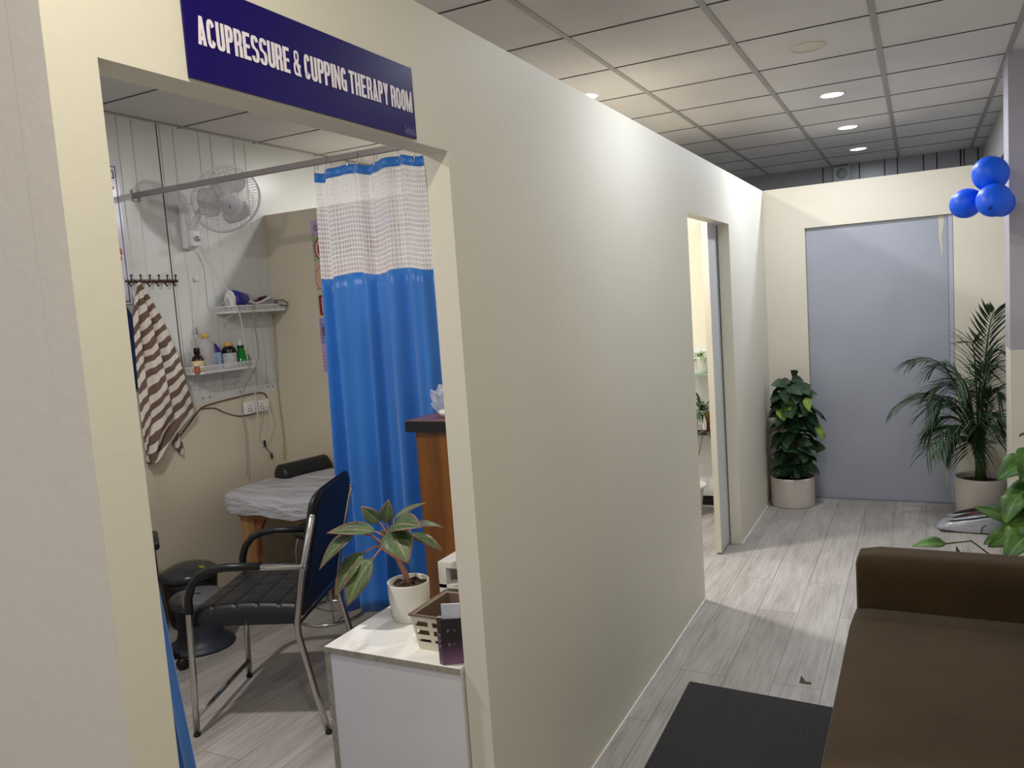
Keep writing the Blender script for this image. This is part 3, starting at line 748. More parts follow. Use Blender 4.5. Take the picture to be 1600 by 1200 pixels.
# anatomy poster on the partition
t = thing('wall_chart', 'narrow anatomy chart with coloured panels partly behind the curtain', 'poster', (-2.354, PY, 1.245))
MB().box(0, .62, -.003, 0, 0, .978).build('sheet', mat('chart_paper', (214, 208, 214), .4), t)
def quad(mb, x0, x1, z0, z1, m, y=-.0035): mb.box(x0, x1, y, -.003, z0, z1, m)
mb = MB(); cols = [(.875, .965, (206, 168, 206)), (.71, .87, (176, 192, 132)), (.53, .705, (220, 178, 150)), (.365, .525, (206, 204, 130)), (.195, .36, (160, 150, 200)), (.02, .19, (206, 164, 200))]
for z0, z1, c in cols: quad(mb, .012, .608, z0, z1, mat('chart_%d' % int(z0 * 1000), c, .45, var=.04))
mb.build('panels', None, t)
def ell(mb, cx, cz, rx, rz, m, y): mb.lathe([(1, 0), (0, 0)], seg=24, mtx=Matrix.Translation((cx, y, cz)) @ Matrix.Diagonal((rx, 1, rz, 1)) @ Matrix.Rotation(PI / 2, 4, 'X'), m=m)
red = mat('chart_red', (150, 52, 60), .5, var=.15, scale=50); pk = mat('chart_pink', (226, 190, 178), .5); tan_ = mat('chart_tan', (224, 184, 150), .5, var=.1); brn_ = mat('chart_brown', (160, 88, 66), .5, var=.2, scale=40); ink = mat('chart_ink', (70, 56, 90), .5, var=0)
for q in range(3):
    cx = .085 + .2 * q
    mb = MB(); ell(mb, cx, .79, .062, .072, red, -.0037); ell(mb, cx, .79, .052, .062, pk, -.0039); ell(mb, cx, .785, .036, .05, red, -.0041); mb.build('figure', None, t)
    mb = MB(); ell(mb, cx, .61, .075, .075, ink, -.0037); ell(mb, cx, .61, .072, .072, tan_, -.0039); mb.build('figure', None, t)
    mb = MB(); quad(mb, cx - .06, cx + .06, .38, .505, red, -.0037); mb.box(cx - .04, cx - .01, -.0039, -.0037, .395, .49, pk); mb.box(cx + .01, cx + .045, -.0039, -.0037, .395, .49, pk); mb.build('figure', None, t)
    mb = MB(); ell(mb, cx - .01, .28, .045, .05, brn_, -.0037); mb.build('figure', None, t)
    mb = MB(); ell(mb, cx + .01, .10, .035, .05, brn_, -.0037); mb.build('figure', None, t)
for (z0, z1, c) in cols[1:]:
    mb = MB()
    for k in range(6): quad(mb, .02, .04 + .012 * ((k * 7) % 3), z0 + .015 + k * .022, z0 + .018 + k * .022, ink, -.0037)
    mb.build('caption', None, t)
mb = MB(); ell(mb, .05, .92, .016, .018, ink, -.0037); ell(mb, .05, .92, .010, .012, mat('chart_875', (206, 168, 206)), -.0039); mb.build('emblem', None, t)
mb = MB(); mb.box(.11, .118, -.0039, -.003, .895, .945, ink).box(.118, .135, -.0039, -.003, .916, .924, ink).box(.135, .143, -.0039, -.003, .895, .945, ink); mb.build('title', None, t)

# ------------------------------------------------------------------ massage bed
t = thing('massage_bed', 'wooden massage bed covered with crinkled grey sheet in the room corner', 'massage bed', (-2.54, 3.16, 0))
BW, BD = 1.75, .76
PINE = m_wood('pine_wood', (146, 106, 64), (180, 138, 90), .45, (1, 1, .08), 18, .3)
def bed_sheet(u, v):
    # around a rounded slab: u around perimeter, v from underside edge to top centre
    a = 2 * PI * u; c, s_ = math.cos(a), math.sin(a); e = 7.0
    k = (abs(c) ** e + abs(s_) ** e) ** (-1 / e)
    if v < .45: sc_, z = 1.0 + .012 * math.sin(v / .45 * PI), .555 + .085 * (v / .45) + .008 * math.sin(a * 17) * (1 - v / .45) + .004 * math.sin(a * 41)
    elif v < .6: f = (v - .45) / .15; sc_, z = 1 - .04 * f * f, .64 + .022 * math.sin(f * PI / 2)
    else: f = (v - .6) / .4; sc_, z = .96 * (1 - f), .662 + .003 * math.sin(a * 5 + f * 6)
    wr = .004 * math.sin(a * 29 + v * 3)
    return Vector((BW / 2 + (BW / 2 * k * c) * sc_ + wr * c, BD / 2 + (BD / 2 * k * s_) * sc_ + wr * s_, z))
s = NT('crinkled_sheet'); cc = s.obj((1, 3.2, 6)); nn = s.noise(5, 5, cc, .6)
s.l(s.ramp(nn, [(.3, lin((172, 174, 182))), (.7, lin((214, 215, 222)))]), s.b.inputs['Base Color']); s.b.inputs['Roughness'].default_value = .6; s.bump(nn, .9, .03)
mb = MB(); mb.grid(bed_sheet, 120, 24, closed_u=True); mb.build('mattress', s.m, t)
MB().box(.14, BW - .14, .05, BD - .05, .53, .575).build('bed_frame', PINE, t)
for (lx, ly) in ((.15, .055), (.15, BD - .095), (BW - .25, .055), (BW - .25, BD - .095)):
    MB().box(lx, lx + .10, ly, ly + .045, 0, .54).build('leg', PINE, t)
for ly in (.06, BD - .09):
    mb = MB(); n = 10
    top = [(.25 + .13 * k / n, .54) for k in range(n + 1)]; arc = [(.25 + .13 * k / n, .54 - .24 * (1 - math.sin(math.acos(1 - k / n)))) for k in range(n + 1)]
    for k in range(n):
        q = [(*top[k],), (*top[k + 1],), (*arc[k + 1],), (*arc[k],)]
        va = [mb.b.verts.new((a, ly, b)) for a, b in q]; vb = [mb.b.verts.new((a, ly + .028, b)) for a, b in q]
        mb.face(va[::-1]); mb.face(vb)
        for i in range(4): mb.face([va[i], va[(i + 1) % 4], vb[(i + 1) % 4], vb[i]])
    mb.build('corner_brace', m_wood('pine_dark', (120, 70, 36), (150, 92, 50), .5), t)
mb = MB(); mb.box(0, .62, -.012, .012, -.02, .02, None, Matrix.Translation((.20, .42, .12)) @ Matrix.Rotation(-.62, 4, 'Y')); mb.build('diagonal_brace', PINE, t)
# bolster
t = thing('bolster_cushion', 'black half-round bolster cushion on the grey bed sheet', 'cushion', (-2.40, 3.77, .664), math.radians(-100 + 180))
mb = MB(); NB = 14
def bol(u, v):
    L = .37; x_ = (v - .5) * L; e = min(1, (1 - abs(v - .5) * 2) * 9 + .55); a = PI * u
    return Vector((x_, math.cos(a) * .066 * e, .002 + math.sin(a) * .078 * e))
V = mb.grid(bol, NB, 24); mb.face([r[0] for r in V] + [r[-1] for r in V][::-1]); mb.face(V[0][:]); mb.face(V[-1][::-1])
mb.build('bolster', BLACKL, t)

# small chrome stool under the bed
t = thing('round_stool', 'low chrome stool with round black seat below the bed', 'stool', (-1.86, 3.28, 0))
MB().lathe([(0, .452), (.13, .452), (.155, .462), (.16, .478), (.15, .494), (.10, .502), (0, .504)]).build('seat', BLACKL, t)
ringp = lambda r, z: [(r * math.cos(2 * PI * k / 32), r * math.sin(2 * PI * k / 32), z) for k in range(32)]
MB().tube(ringp(.18, .008), .008, 8, closed=True).build('base_ring', CHROME, t); MB().tube(ringp(.155, .26), .005, 6, closed=True).build('foot_ring', CHROME, t)
for k in range(4):
    a = PI / 4 + k * PI / 2; MB().tube([(.18 * math.cos(a), .18 * math.sin(a), .012), (.145 * math.cos(a), .145 * math.sin(a), .40), (.13 * math.cos(a), .13 * math.sin(a), .448), (.08 * math.cos(a), .08 * math.sin(a), .455)], .006, 7).build('leg', CHROME, t)

# ------------------------------------------------------------------ armchair (local +x = forward, +y = side near the camera)
def make_chair():
    t = thing('visitor_chair', 'black padded armchair with chrome frame in the therapy room', 'chair', (-1.538, 2.081, 0), math.radians(202))
    W_ = .505; R_ = .0125
    for s_, nm in ((0, 1), (1, -1)):
        yy = -W_ * s_
        fr = [(0, yy, .006), (-.012, yy, .25), (-.022, yy, .50), (-.026, yy, .56), (-.045, yy, .61), (-.08, yy, .648), (-.13, yy, .668), (-.19, yy, .674), (-.51, yy, .668)]
        MB().tube(fr, R_, 12).build('front_leg', CHROME, t)
        MB().tube([(-.535, yy, .006), (-.50, yy, .16), (-.452, yy, .40), (-.452, yy, .45), (-.485, yy, .62), (-.55, yy, .86)], R_, 12).sphere((-.55, yy, .86), R_, seg=10, rings=6).build('rear_leg', CHROME, t)
        MB().tube([(-.0232, yy, .50), (-.0265, yy, .56), (-.0455, yy, .612), (-.08, yy, .651), (-.13, yy, .671), (-.19, yy, .678), (-.33, yy, .676)], .016, 12).build('armrest', BLACKP, t)
        for q, z in ((0, .002), (-.535, .002)):
            MB().lathe([(0, 0), (.0135, 0), (.0145, .01), (.0128, .013), (0, .013)], (q, yy, 0), 12).build('foot_cap', BLACKP, t)
    MB().tube([(-.004, 0, .075), (-.004, -W_, .075)], .010, 10).build('stretcher', CHROME, t)
    mb = MB(); mb.tube([(-.022, 0, .465), (-.022, -.03, .458), (-.022, .03 - W_, .458), (-.022, -W_, .465)], .007, 8); mb.tube([(-.452, 0, .455), (-.452, -W_, .455)], .008, 8); mb.tube([(-.022, -.05, .458), (-.452, -.05, .455)], .007, 8); mb.tube([(-.022, .05 - W_, .458), (-.452, .05 - W_, .455)], .007, 8); mb.build('seat_frame', CHROME, t)
    # quilted seat
    mb = MB(); nx, ny = 60, 60
    x0, x1, y0, y1 = -.458, -.018, -.483, -.022
    def top(u, v):
        x_ = x0 + (x1 - x0) * u; y_ = y0 + (y1 - y0) * v
        ed = min(u, 1 - u, v, 1 - v); e = min(1, ed / .06); rnd = math.sqrt(max(0, 1 - (1 - e) ** 2))
        g = min(abs(((u * 5) % 1) - .0), abs(((u * 5) % 1) - 1)); h = min(abs(((v * 4 + .5 * (int(u * 5) % 2)) % 1)), abs(((v * 4 + .5 * (int(u * 5) % 2)) % 1) - 1))
        quilt = .008 * (min(1, g / .10) * min(1, h / .10)) ** .5
        return Vector((x_, y_, .458 + .042 * rnd + quilt * rnd + .012 * math.sin(PI * u)))
    V = mb.grid(top, nx, ny)
    bot = mb.grid(lambda u, v: Vector((x0 + (x1 - x0) * u, y0 + (y1 - y0) * v, .436)), 2, 2)
    rim = lambda G: G[0] + [r[-1] for r in G[1:]] + G[-1][-2::-1] + [r[0] for r in G[-2:0:-1]]
    A = rim(V); base = []
    Bv = [mb.b.verts.new((p.co.x, p.co.y, .436)) for p in A]
    for i in range(len(A)): mb.face([A[i], A[(i + 1) % len(A)], Bv[(i + 1) % len(A)], Bv[i]], None, None, True)
    mb.build('seat', BLACKL, t)
    # backrest: front padding and dark rear shell
    def back(off, thick, yy0, yy1, z0, z1, inset):
        def fn(u, v):
            y_ = yy0 + (yy1 - yy0) * u; a = abs(u - .5) * 2; zt = z1 - .05 * a ** 6
            z = z0 + (zt - z0) * v
            lean = -.45 - max(0, z - .44) * .235 + .07 * max(0, (.46 - z) / .06) * .3
            ed = min(u * 14, (1 - u) * 14, v * 12, (1 - v) * 12, 1); r = math.sqrt(max(0, 1 - (1 - ed) ** 2))
            return Vector((lean + off + thick * r, y_, z))
        return fn
    mb = MB(); fa = back(.006, .030, -W_ + .018, -.018, .42, .955, 0); fb = back(.006, 0, -W_ + .018, -.018, .42, .955, 0)
    mb.grid(fa, 30, 30); mb.grid(fb, 30, 30); mb.build('backrest', BLACKL, t)
    mb = MB(); mb.grid(back(.0055, 0, -W_ + .02, -.02, .425, .952, 0), 24, 24); mb.grid(back(.0055, -.013, -W_ + .02, -.02, .425, .952, 0), 24, 24); mb.build('rear_panel', NAVYL, t)
    return t
make_chair()

# ------------------------------------------------------------------ stools on the left
t = thing('plastic_stool', 'low dark stool with ribbed grey round top beside the chair', 'stool', (-2.245, 2.745, 0))
DG = mat('dark_slate_plastic', (48, 54, 66), .45, var=.08)
MB().lathe([(0, .0), (.155, 0), (.163, .006), (.160, .014), (.135, .028), (.116, .05), (.108, .08), (.108, .16), (.114, .20), (.120, .222), (0, .222)], seg=40).build('body', DG, t)
mb = MB(); prof_ = [(0, .268), (.118, .268), (.128, .262), (.132, .25), (.132, .222), (.125, .216), (0, .216)]
mb.lathe(prof_, seg=72)
for k in range(72):
    a = 2 * PI * k / 72; mb.tube([(.132 * math.cos(a), .132 * math.sin(a), .221), (.132 * math.cos(a), .132 * math.sin(a), .256)], .0016, 4)
mb.build('lid', mat('mid_grey_plastic', (104, 106, 110), .5), t)
MB().rbox(-.022, .022, -.006, .006, .2675, .2695, .0008, 1, None, Matrix.Rotation(.3, 4, 'Z')).build('handle_slot', BLACKP, t)
MB().rbox(-.018, .018, -.002, .002, -.009, .009, .001, 1, None, Matrix.Rotation(.5, 4, 'Z') @ Matrix.Translation((.0, -.1125, .185))).build('tag_label', mat('tan_tag', (168, 130, 88), .6), t)
t = thing('pedal_bin', 'black tub with domed dark grey lid against the back wall', 'bin', (-2.535, 2.955, 0))
MB().lathe([(0, 0), (.115, 0), (.12, .01), (.138, .22), (.142, .265), (0, .265)], seg=40).build('body', BLACKP, t)
MB().lathe([(.149, .262), (.152, .272), (.150, .29), (.14, .30), (.11, .318), (.06, .334), (0, .34)], seg=40).build('lid', mat('charcoal_gloss', (52, 54, 60), .25, coat=.3), t)
MB().rbox(.03, .08, -.012, .012, .327, .334, .002, 1, mtx=Matrix.Rotation(.12, 4, 'Y')).build('sticker', mat('yellow_sticker', (150, 140, 50), .6), t)

# office chair mostly hidden behind the wall
t = thing('office_chair', 'black office chair whose armrest and castor show behind the left curtain', 'chair', (-2.245, 2.20, 0), math.radians(-37.7))
for k in range(5):
    a = math.radians(103 + 72 * k); c, s_ = math.cos(a), math.sin(a)
    MB().tube([(.03 * c, .03 * s_, .10), (.19 * c, .19 * s_, .085), (.325 * c, .325 * s_, .068)], .018, 8, rs=[.026, .018, .014]).build('leg', BLACKP, t)
    cs = MB().lathe([(0, -.02), (.024, -.02), (.028, -.012), (.028, .012), (.024, .02), (0, .02)], seg=20, mtx=Matrix.Translation((.335 * c, .335 * s_, .028)) @ Matrix.Rotation(a, 4, 'Z') @ Matrix.Rotation(PI / 2, 4, 'X')).build('castor', BLACKP, t)
MB().tube([(0, 0, .08), (0, 0, .42)], .025, 12).build('column', BLACKP, t)
MB().rbox(-.22, .22, -.22, .22, .42, .50, .03, 4).build('seat', BLACKL, t)
MB().rbox(-.25, -.20, -.20, .20, .56, .95, .02, 3).tube([(-.2, 0, .44), (-.26, 0, .50), (-.25, 0, .62)], .018, 8).build('backrest', BLACKL, t)
for q in (-.255, .255):
    MB().tube([(-.02, q * .8, .44), (-.02, q, .46), (-.02, q, .63)], .013, 8).rbox(-.12, .12, q - .03, q + .03, .635, .675, .014, 3).build('armrest', BLACKP, t)

# ------------------------------------------------------------------ chest of drawers
LAM = m_marble(); GL = mat('grey_white_laminate', (216, 215, 217), .4, var=.03)
EDGE = mat('worn_edge', (150, 144, 130), .7, var=.25, scale=60)
t = thing('drawer_chest', 'low white chest of drawers with plant on top inside the opening', 'chest of drawers', (-.535, 1.738, 0))
CW, CD = .462, .395
MB().box(.018, CW, .003, CD, .0, .632).build('body', GL, t)
tp = bevel(MB().box(0, CW, 0, CD, .633, .65).build('top', LAM, t), .0012, 1)
MB().box(-.0006, CW, -.0006, .0, .6335, .6495).build('edge_strip', EDGE, t)
for k in range(3):
    z0 = .02 + k * .205
    d = MB().box(.0, .0175, .003 - (.0), CD - .004, z0, z0 + .2).build('drawer_front', GL, t)
    MB().box(-.001, .0178, .0015, .003, z0, z0 + .2).build('front_edge', EDGE, d)
    MB().tube([(-.002, .12, z0 + .12), (-.018, .13, z0 + .12), (-.018, .25, z0 + .12), (-.002, .26, z0 + .12)], .004, 7).build('handle', CHROME, d)

# aglaonema on the chest
t = thing('potted_plant', 'red-veined leafy plant in a small white pot on the drawer chest', 'plant', (-.405, 2.0, .6505)); POTP = t
MB().lathe([(0, 0), (.050, 0), (.052, .003), (.059, .03), (.064, .07), (.0655, .118), (.0645, .122), (.061, .12), (.060, .105), (0, .103)], seg=40).build('pot', POTW, t)
mb = MB(); mb.grid(lambda u, v: Vector((.059 * v * math.cos(2 * PI * u), .059 * v * math.sin(2 * PI * u), .1075 + .006 * math.sin(u * 40 + v * 9))), 32, 6, closed_u=True); mb.build('soil', SOIL, t)
AG = m_leaf('aglaonema_leaf', (40, 66, 34), (78, 104, 58), ((150, 132, 100), (150, 84, 76)), 14, .5)
PKS = mat('pink_stem', (164, 112, 96), .45, var=.1)
L_ = lambda x, y, z: (x + .405, y - 2.0, z - .6505)
leaves = [ # base, tip, width, normal, dy
    ((-.486, 1.99, .954), (-.540, 1.97, 1.010), .034, (0, -1, .5), -.01),
    ((-.470, 2.00, .950), (-.452, 2.0, 1.028), .034, (.4, -1, .1), 0),
    ((-.462, 2.03, .955), (-.375, 2.09, .998), .020, (0, -.6, 1), .02),
    ((-.437, 1.98, .948), (-.287, 1.93, .968), .060, (0, -.55, 1), -.02),
    ((-.430, 1.97, .940), (-.325, 1.90, .862), .072, (.55, -.9, .6), -.03),
    ((-.400, 2.02, .915), (-.283, 2.03, .862), .030, (.3, -.4, 1), .02),
    ((-.490, 1.97, .930), (-.655, 1.93, .925), .045, (-.1, -.5, 1), -.02),
    ((-.560, 1.96, .925), (-.672, 1.90, .812), .060, (-.6, -.8, .5), -.02),
    ((-.525, 1.95, .868), (-.602, 1.88, .735), .066, (-.5, -1, .3), -.03),
    ((-.479, 1.93, .858), (-.540, 1.86, .722), .068, (-.2, -1, .25), -.03),
    ((-.505, 2.05, .905), (-.545, 2.10, .83), .05, (-.3, -1, .3), .03),
    ((-.40, 2.05, .93), (-.34, 2.14, .90), .05, (.3, .3, 1), .03)]
mb = MB()
for b, e, wd, n_, dy in leaves: leaf(mb, L_(*b), L_(*e), wd * 1.4, n_, .07, .10, None, 'lance', 9)
o = solid(mb.build('foliage', AG, t), .0008)
mb = MB(); crotch = Vector(L_(-.435, 2.0, .83)); root = Vector(L_(-.405, 2.0, .755))
mb.tube([root, Vector(L_(-.412, 2.0, .79)), crotch, Vector(L_(-.452, 1.995, .87))], .006, 8, rs=[.009, .009, .008, .004])
for i, (b, e, wd, n_, dy) in enumerate(leaves):
    b = Vector(L_(*b)); k = crotch.lerp(Vector(L_(-.46, 1.99, .88)), .3 + .05 * i % .6); mid = k.lerp(b, .55) + Vector((0, 0, .018)); mb.tube([crotch + (k - crotch) * .3, k.lerp(mid, .6), mid, b, b.lerp(Vector(L_(*e)), .12)], .003, 6, rs=[.006, .005, .0035, .0025, .0015])
mb.build('stem', PKS, t)

# basket
CRM = mat('cream_basket', (226, 218, 196), .5, var=.03); BRN = mat('brown_basket_lining', (112, 92, 78), .6, var=.05)
t = thing('plastic_basket', 'cream slotted plastic basket with brown inside on the chest', 'basket', (-.262, 1.800, .6505), 0)
BX, BY, BH = .18, .19, .105
def walls(mb, inset, flare, z0, z1, holes):
    cs = [(0, 0), (BX, 0), (BX, BY), (0, BY)]
    for i in range(4):
        a = Vector((*cs[i], 0)); b = Vector((*cs[(i + 1) % 4], 0)); cen = Vector((BX / 2, BY / 2, 0)); d = b - a; L = d.length
        def P_(s_, z, off):
            base = a + d * s_; o_ = base - cen; f = (1 - flare * (1 - z / BH)) - off / (BX / 2); q = cen + o_ * f; q.z = z; return q
        if holes:
            nc = int(L / .048); rows = [(.03, .04), (.052, .066), (.076, .09)]
            zs = [0, .024, .034, .046, .062, .072, .088, BH]; xs = [0]
            for k in range(nc): xs += [(k + .12) / nc, (k + .88) / nc]
            xs.append(1)
            for zi in range(len(zs) - 1):
                for xi in range(len(xs) - 1):
                    if zi in (1, 3, 5) and xi % 2 == 1: continue
                    q = [P_(xs[xi], zs[zi], 0), P_(xs[xi + 1], zs[zi], 0), P_(xs[xi + 1], zs[zi + 1], 0), P_(xs[xi], zs[zi + 1], 0)]
                    mb.face([mb.b.verts.new(p) for p in q])
        else:
            q = [P_(0, z0, inset), P_(1, z0, inset), P_(1, z1, inset), P_(0, z1, inset)]
            mb.face([mb.b.verts.new(p) for p in q])
mb = MB(); walls(mb, 0, .16, 0, BH, True); o = mb.build('shell', CRM, t); solid(o, .003, 1)
mb = MB(); walls(mb, .008, .16, .004, BH - .001, False); mb.box(.016, BX - .016, .018, BY - .018, .003, .006); solid(mb.build('lining', BRN, t), .0015)
mb = MB(); c4 = [(-.003, -.003, BH), (BX + .003, -.003, BH), (BX + .003, BY + .003, BH), (-.003, BY + .003, BH)]; mb.tube(c4, .004, 6, closed=True); mb.build('rim', BRN, t)
# booklets in a small holder
t = thing('brochure_holder', 'black and purple printed card holder filled with leaflets at the chest corner', 'brochure holder', (-.142, 1.748, .651), math.radians(0))
s = NT('purple_print'); c = s.obj(); sep = s.n('ShaderNodeSeparateXYZ'); s.l(c, sep.inputs[0])
s.l(s.ramp(s.math('MULTIPLY', sep.outputs[2], 7.0), [(.05, lin((118, 84, 112))), (.35, lin((58, 36, 60))), (.5, lin((24, 20, 26)))]), s.b.inputs['Base Color']); s.b.inputs['Roughness'].default_value = .3
PP = s.m
def prism(mb, pts, z0, z1):
    a = [mb.b.verts.new((*p, z0)) for p in pts]; b = [mb.b.verts.new((*p, z1)) for p in pts]
    mb.face(a[::-1]); mb.face(b)
    for i in range(len(pts)): mb.face([a[i], a[(i + 1) % len(pts)], b[(i + 1) % len(pts)], b[i]])
mb = MB(); pp = [(.0, .0), (.016, -.006), (.066, .026), (.066, .036), (.0, .012)]; prism(mb, pp, 0, .125); mb.build('holder', PP, t)
mb = MB(); prism(mb, [(.014, .006), (.058, .024), (.058, .031), (.012, .011)], .124, .165); mb.build('leaflets', mat('pale_leaflet', (196, 202, 218), .5), t)
mb = MB(); mb.tube([(.016, .012, .1255), (.0, .004, .128), (.002, .012, .128), (.02, .022, .127)], .0016, 5); mb.build('clip_edge', mat('clear_edge', (186, 172, 150), .3), t)
pl = Matrix.Translation((.0163, -.0063, .0)) @ Matrix.Rotation(math.atan2(.036, .05), 4, 'Z') @ front_frame(0, 0, 0)
lt = mat('purple_ink', (150, 120, 150), .5, var=0)
for k, (bdy, zz, ww) in enumerate((('ING', .078, .02), ('ELF', .062, .02), ('IGHT', .046, .022), )):
    lettering('print', bdy, .009, ww, lt, front_frame(.0, -.0005, zz) if False else Matrix.Translation((.0, .0, 0)) @ Matrix.Rotation(-.36, 4, 'Z') @ front_frame(0, -.001, zz) @ Matrix.Diagonal((.75, 1, 1, 1)), t)
for k, (bdy, zz, ww) in enumerate((('P  D', .09, .03), ('E I T', .052, .036))):
    lettering('print', bdy, .008, ww, lt, pl @ Matrix.Translation((.016, zz, .001)), t)

# white rack behind the chest
t = thing('storage_rack', 'white two-tier open rack standing behind the drawer chest', 'rack', (-.386, 2.145, 0))
WR = mat('white_rack', (224, 223, 218), .5, var=.04)
MB().box(0, .30, 0, .14, .768, .786).build('top', WR, t)
for zz in (.70, .34): MB().box(0, .30, 0, .14, zz, zz + .012).build('shelf', WR, t)
for (a, b) in ((0, 0), (.272, 0), (0, .112), (.272, .112)): MB().box(a, a + .028, b, b + .028, 0, .768).build('post', WR, t)
MB().box(.002, .012, .028, .112, .02, .768).build('side_panel', WR, t)
MB().box(.028, .272, .125, .135, .02, .768).build('back_panel', mat('rack_back', (150, 132, 110), .6), t)

# brown cabinet
t = thing('wooden_cabinet', 'tall orange-brown wooden cabinet with black edged top', 'cabinet', (-.742, 2.60, 0))
CB = m_wood('orange_wood', (86, 48, 14), (136, 82, 28), .35, (1, 1, .05), 14, .4)
MB().box(0, .665, 0, .32, 0, 1.135).build('body', CB, t)
MB().box(-.035, .668, -.018, .34, 1.136, 1.178, BLACKP).build('top_edge', BLACKP, t)
MB().box(-.0345, .6675, -.0175, .3395, 1.178, 1.181).build('top_surface', m_wood('walnut_top', (92, 52, 40), (132, 84, 66), .35, (1, .1, 1), 16), t)
mb = MB(); q = .0
mb.box(.148, .150, -.002, 0, .02, 1.12); mb.build('panel_joint', DARKLINE, t)
# bag on cabinet
t = thing('plastic_bag', 'crumpled clear plastic bag with white bowl on the wooden cabinet', 'bag', (-.635, 2.69, 1.1815))
CL2 = mat('clear_film', (235, 240, 248), .08, var=0, alpha=.28, spec=1.0)
mb = MB(); rd = random.Random(4); tb = bmesh.new(); bmesh.ops.create_icosphere(tb, subdivisions=3, radius=1)
for v in tb.verts:
    n_ = v.co.copy(); f = 1 + .22 * math.sin(n_.x * 7 + 2 * n_.z) * math.cos(n_.y * 6 + n_.z * 5) + rd.uniform(-.12, .12)
    v.co = Vector((n_.x * .068 * f, n_.y * .055 * f, max(.001, .012 + (n_.z + .85) * .062 * f)))
mb.merge(tb); mb.build('film', CL2, t)
MB().lathe([(0, .001), (.03, .001), (.042, .016), (.044, .026), (.040, .024), (0, .006)], seg=28).build('bowl', WHITE, t)

# ------------------------------------------------------------------ next room seen through the second opening
t = thing('glass_shelf', 'green-edged glass shelf seen through the far opening', 'shelf', (-.62, 5.72, 1.012))
MB().box(0, .40, 0, .204, 0, .008).build('glass', mat('green_glass', (170, 206, 190), .05, var=0, alpha=.55), t)
MB().box(.05, .07, .17, .204, -.03, -.001).box(.33, .35, .17, .204, -.03, -.001).build('bracket', CHROME, t)
def spider(name, label, loc, pr, ph, n, ln, m, wd=.014, up=.7, seed=1, group=None, potm=None, tilt=0):
    t = thing(name, label, 'plant', loc, 0, group); rd = random.Random(seed)
    MB().lathe([(0, 0), (pr * .75, 0), (pr * .8, .004), (pr, ph - .006), (pr * 1.02, ph), (pr * .94, ph - .004), (pr * .9, ph * .86), (0, ph * .85)], seg=28).build('pot', potm or POTW, t)
    MB().lathe([(0, ph * .875), (pr * .9, ph * .87)], seg=24).build('soil', SOIL, t)
    mb = MB()
    for k in range(n):
        a = rd.random() * 2 * PI; el = rd.uniform(.2, 1.2) * up; L = ln * rd.uniform(.6, 1)
        d = Vector((math.cos(a), math.sin(a), 0)); pts = []
        for q in range(7):
            f = q / 6; pts.append(Vector((0, 0, ph * .87)) + d * (L * math.cos(el) * f) + Vector((0, 0, L * (math.sin(el) * f * 1.6 - f * f * (1.1 - .3 * up)))))
        S = d.cross(Vector((0, 0, 1)))
        prev = None
        for q, p in enumerate(pts):
            if loc[1] + p.y > 5.915: p.y = 5.915 - loc[1] - .01 * q / 6
            h = wd * .5 * math.sin(PI * (.12 + .86 * q / 6)); a1 = mb.b.verts.new(p + S * h); a2 = mb.b.verts.new(p + Vector((0, 0, -h * .3))); a3 = mb.b.verts.new(p - S * h)
            if prev: mb.face([prev[0], a1, a2, prev[1]], None, None, True); mb.face([prev[1], a2, a3, prev[2]], None, None, True)
            prev = (a1, a2, a3)
    mb.build('foliage', m, t); return t
PALE = mat('variegated_leaf', (130, 158, 84), .45, var=.4, scale=30); DKL = mat('dark_leaf', (34, 66, 30), .4, var=.3, scale=20)
spider('spider_plant', 'small variegated plant in a white pot on the glass shelf', (-.405, 5.81, 1.0205), .065, .12, 34, .13, PALE, .012, .8, 3)
sh = thing('wall_ledge', 'dark brown wall ledge holding a spiky plant and a white card', 'shelf', (-.60, 5.70, .60))
MB().box(0, .37, 0, .224, -.022, 0).build('board', mat('dark_wood', (66, 40, 36), .4, var=.15), sh)
MB().box(.02, .035, .15, .184, -.1, -.022).box(.33, .345, .15, .184, -.1, -.022).build('bracket', BLACKP, sh)
spider('spiky_plant', 'dark spiky plant in a gold-brown pot on the dark ledge', (-.40, 5.80, .6005), .055, .13, 34, .26, DKL, .018, .95, 6, None, mat('gold_brown', (150, 112, 56), .3, .5, var=.4, scale=30))
c = thing('card_stand', 'small white card in a maroon frame on the dark ledge', 'card', (-.475, 5.728, .6005))
MB().box(0, .115, 0, .004, .012, .150).build('card', WHITE, c); MB().box(-.004, .12, -.004, .012, 0, .012).box(-.006, 0, -.002, .006, 0, .15).build('frame', mat('maroon_frame', (90, 34, 40), .4), c)
lettering('print', 'Scan', .010, .05, BLACKP, front_frame(.03, -.0005, .04), c); lettering('print', 'to pay', .008, .055, BLACKP, front_frame(.03, -.0005, .024), c)
t = thing('floor_plant', 'thin-stemmed plant in a white floor pot inside the next room', 'plant', (-.50, 5.66, 0))
MB().lathe([(0, 0), (.085, 0), (.09, .005), (.115, .20), (.135, .205), (.14, .225), (.125, .225), (.11, .19), (0, .19)], seg=36).build('pot', POTW, t)
MB().lathe([(0, .196), (.11, .193)], seg=24).build('soil', SOIL, t)
mb = MB(); rd = random.Random(9)
for k in range(6):
    a = rd.uniform(-.35, .35); p = Vector((rd.uniform(-.03, .03), rd.uniform(-.03, .03), .18)); e = p + Vector((.02 + .10 * (k % 3 - .6), -.05 + a * .2, .30 + .07 * k)); mid = p.lerp(e, .6) + Vector((.02, 0, 0)); mb.tube([p, mid, e], .0035, 5)
mb.build('stem', mat('olive_stem', (86, 88, 60), .5), t)
mb = MB()
rd = random.Random(9)
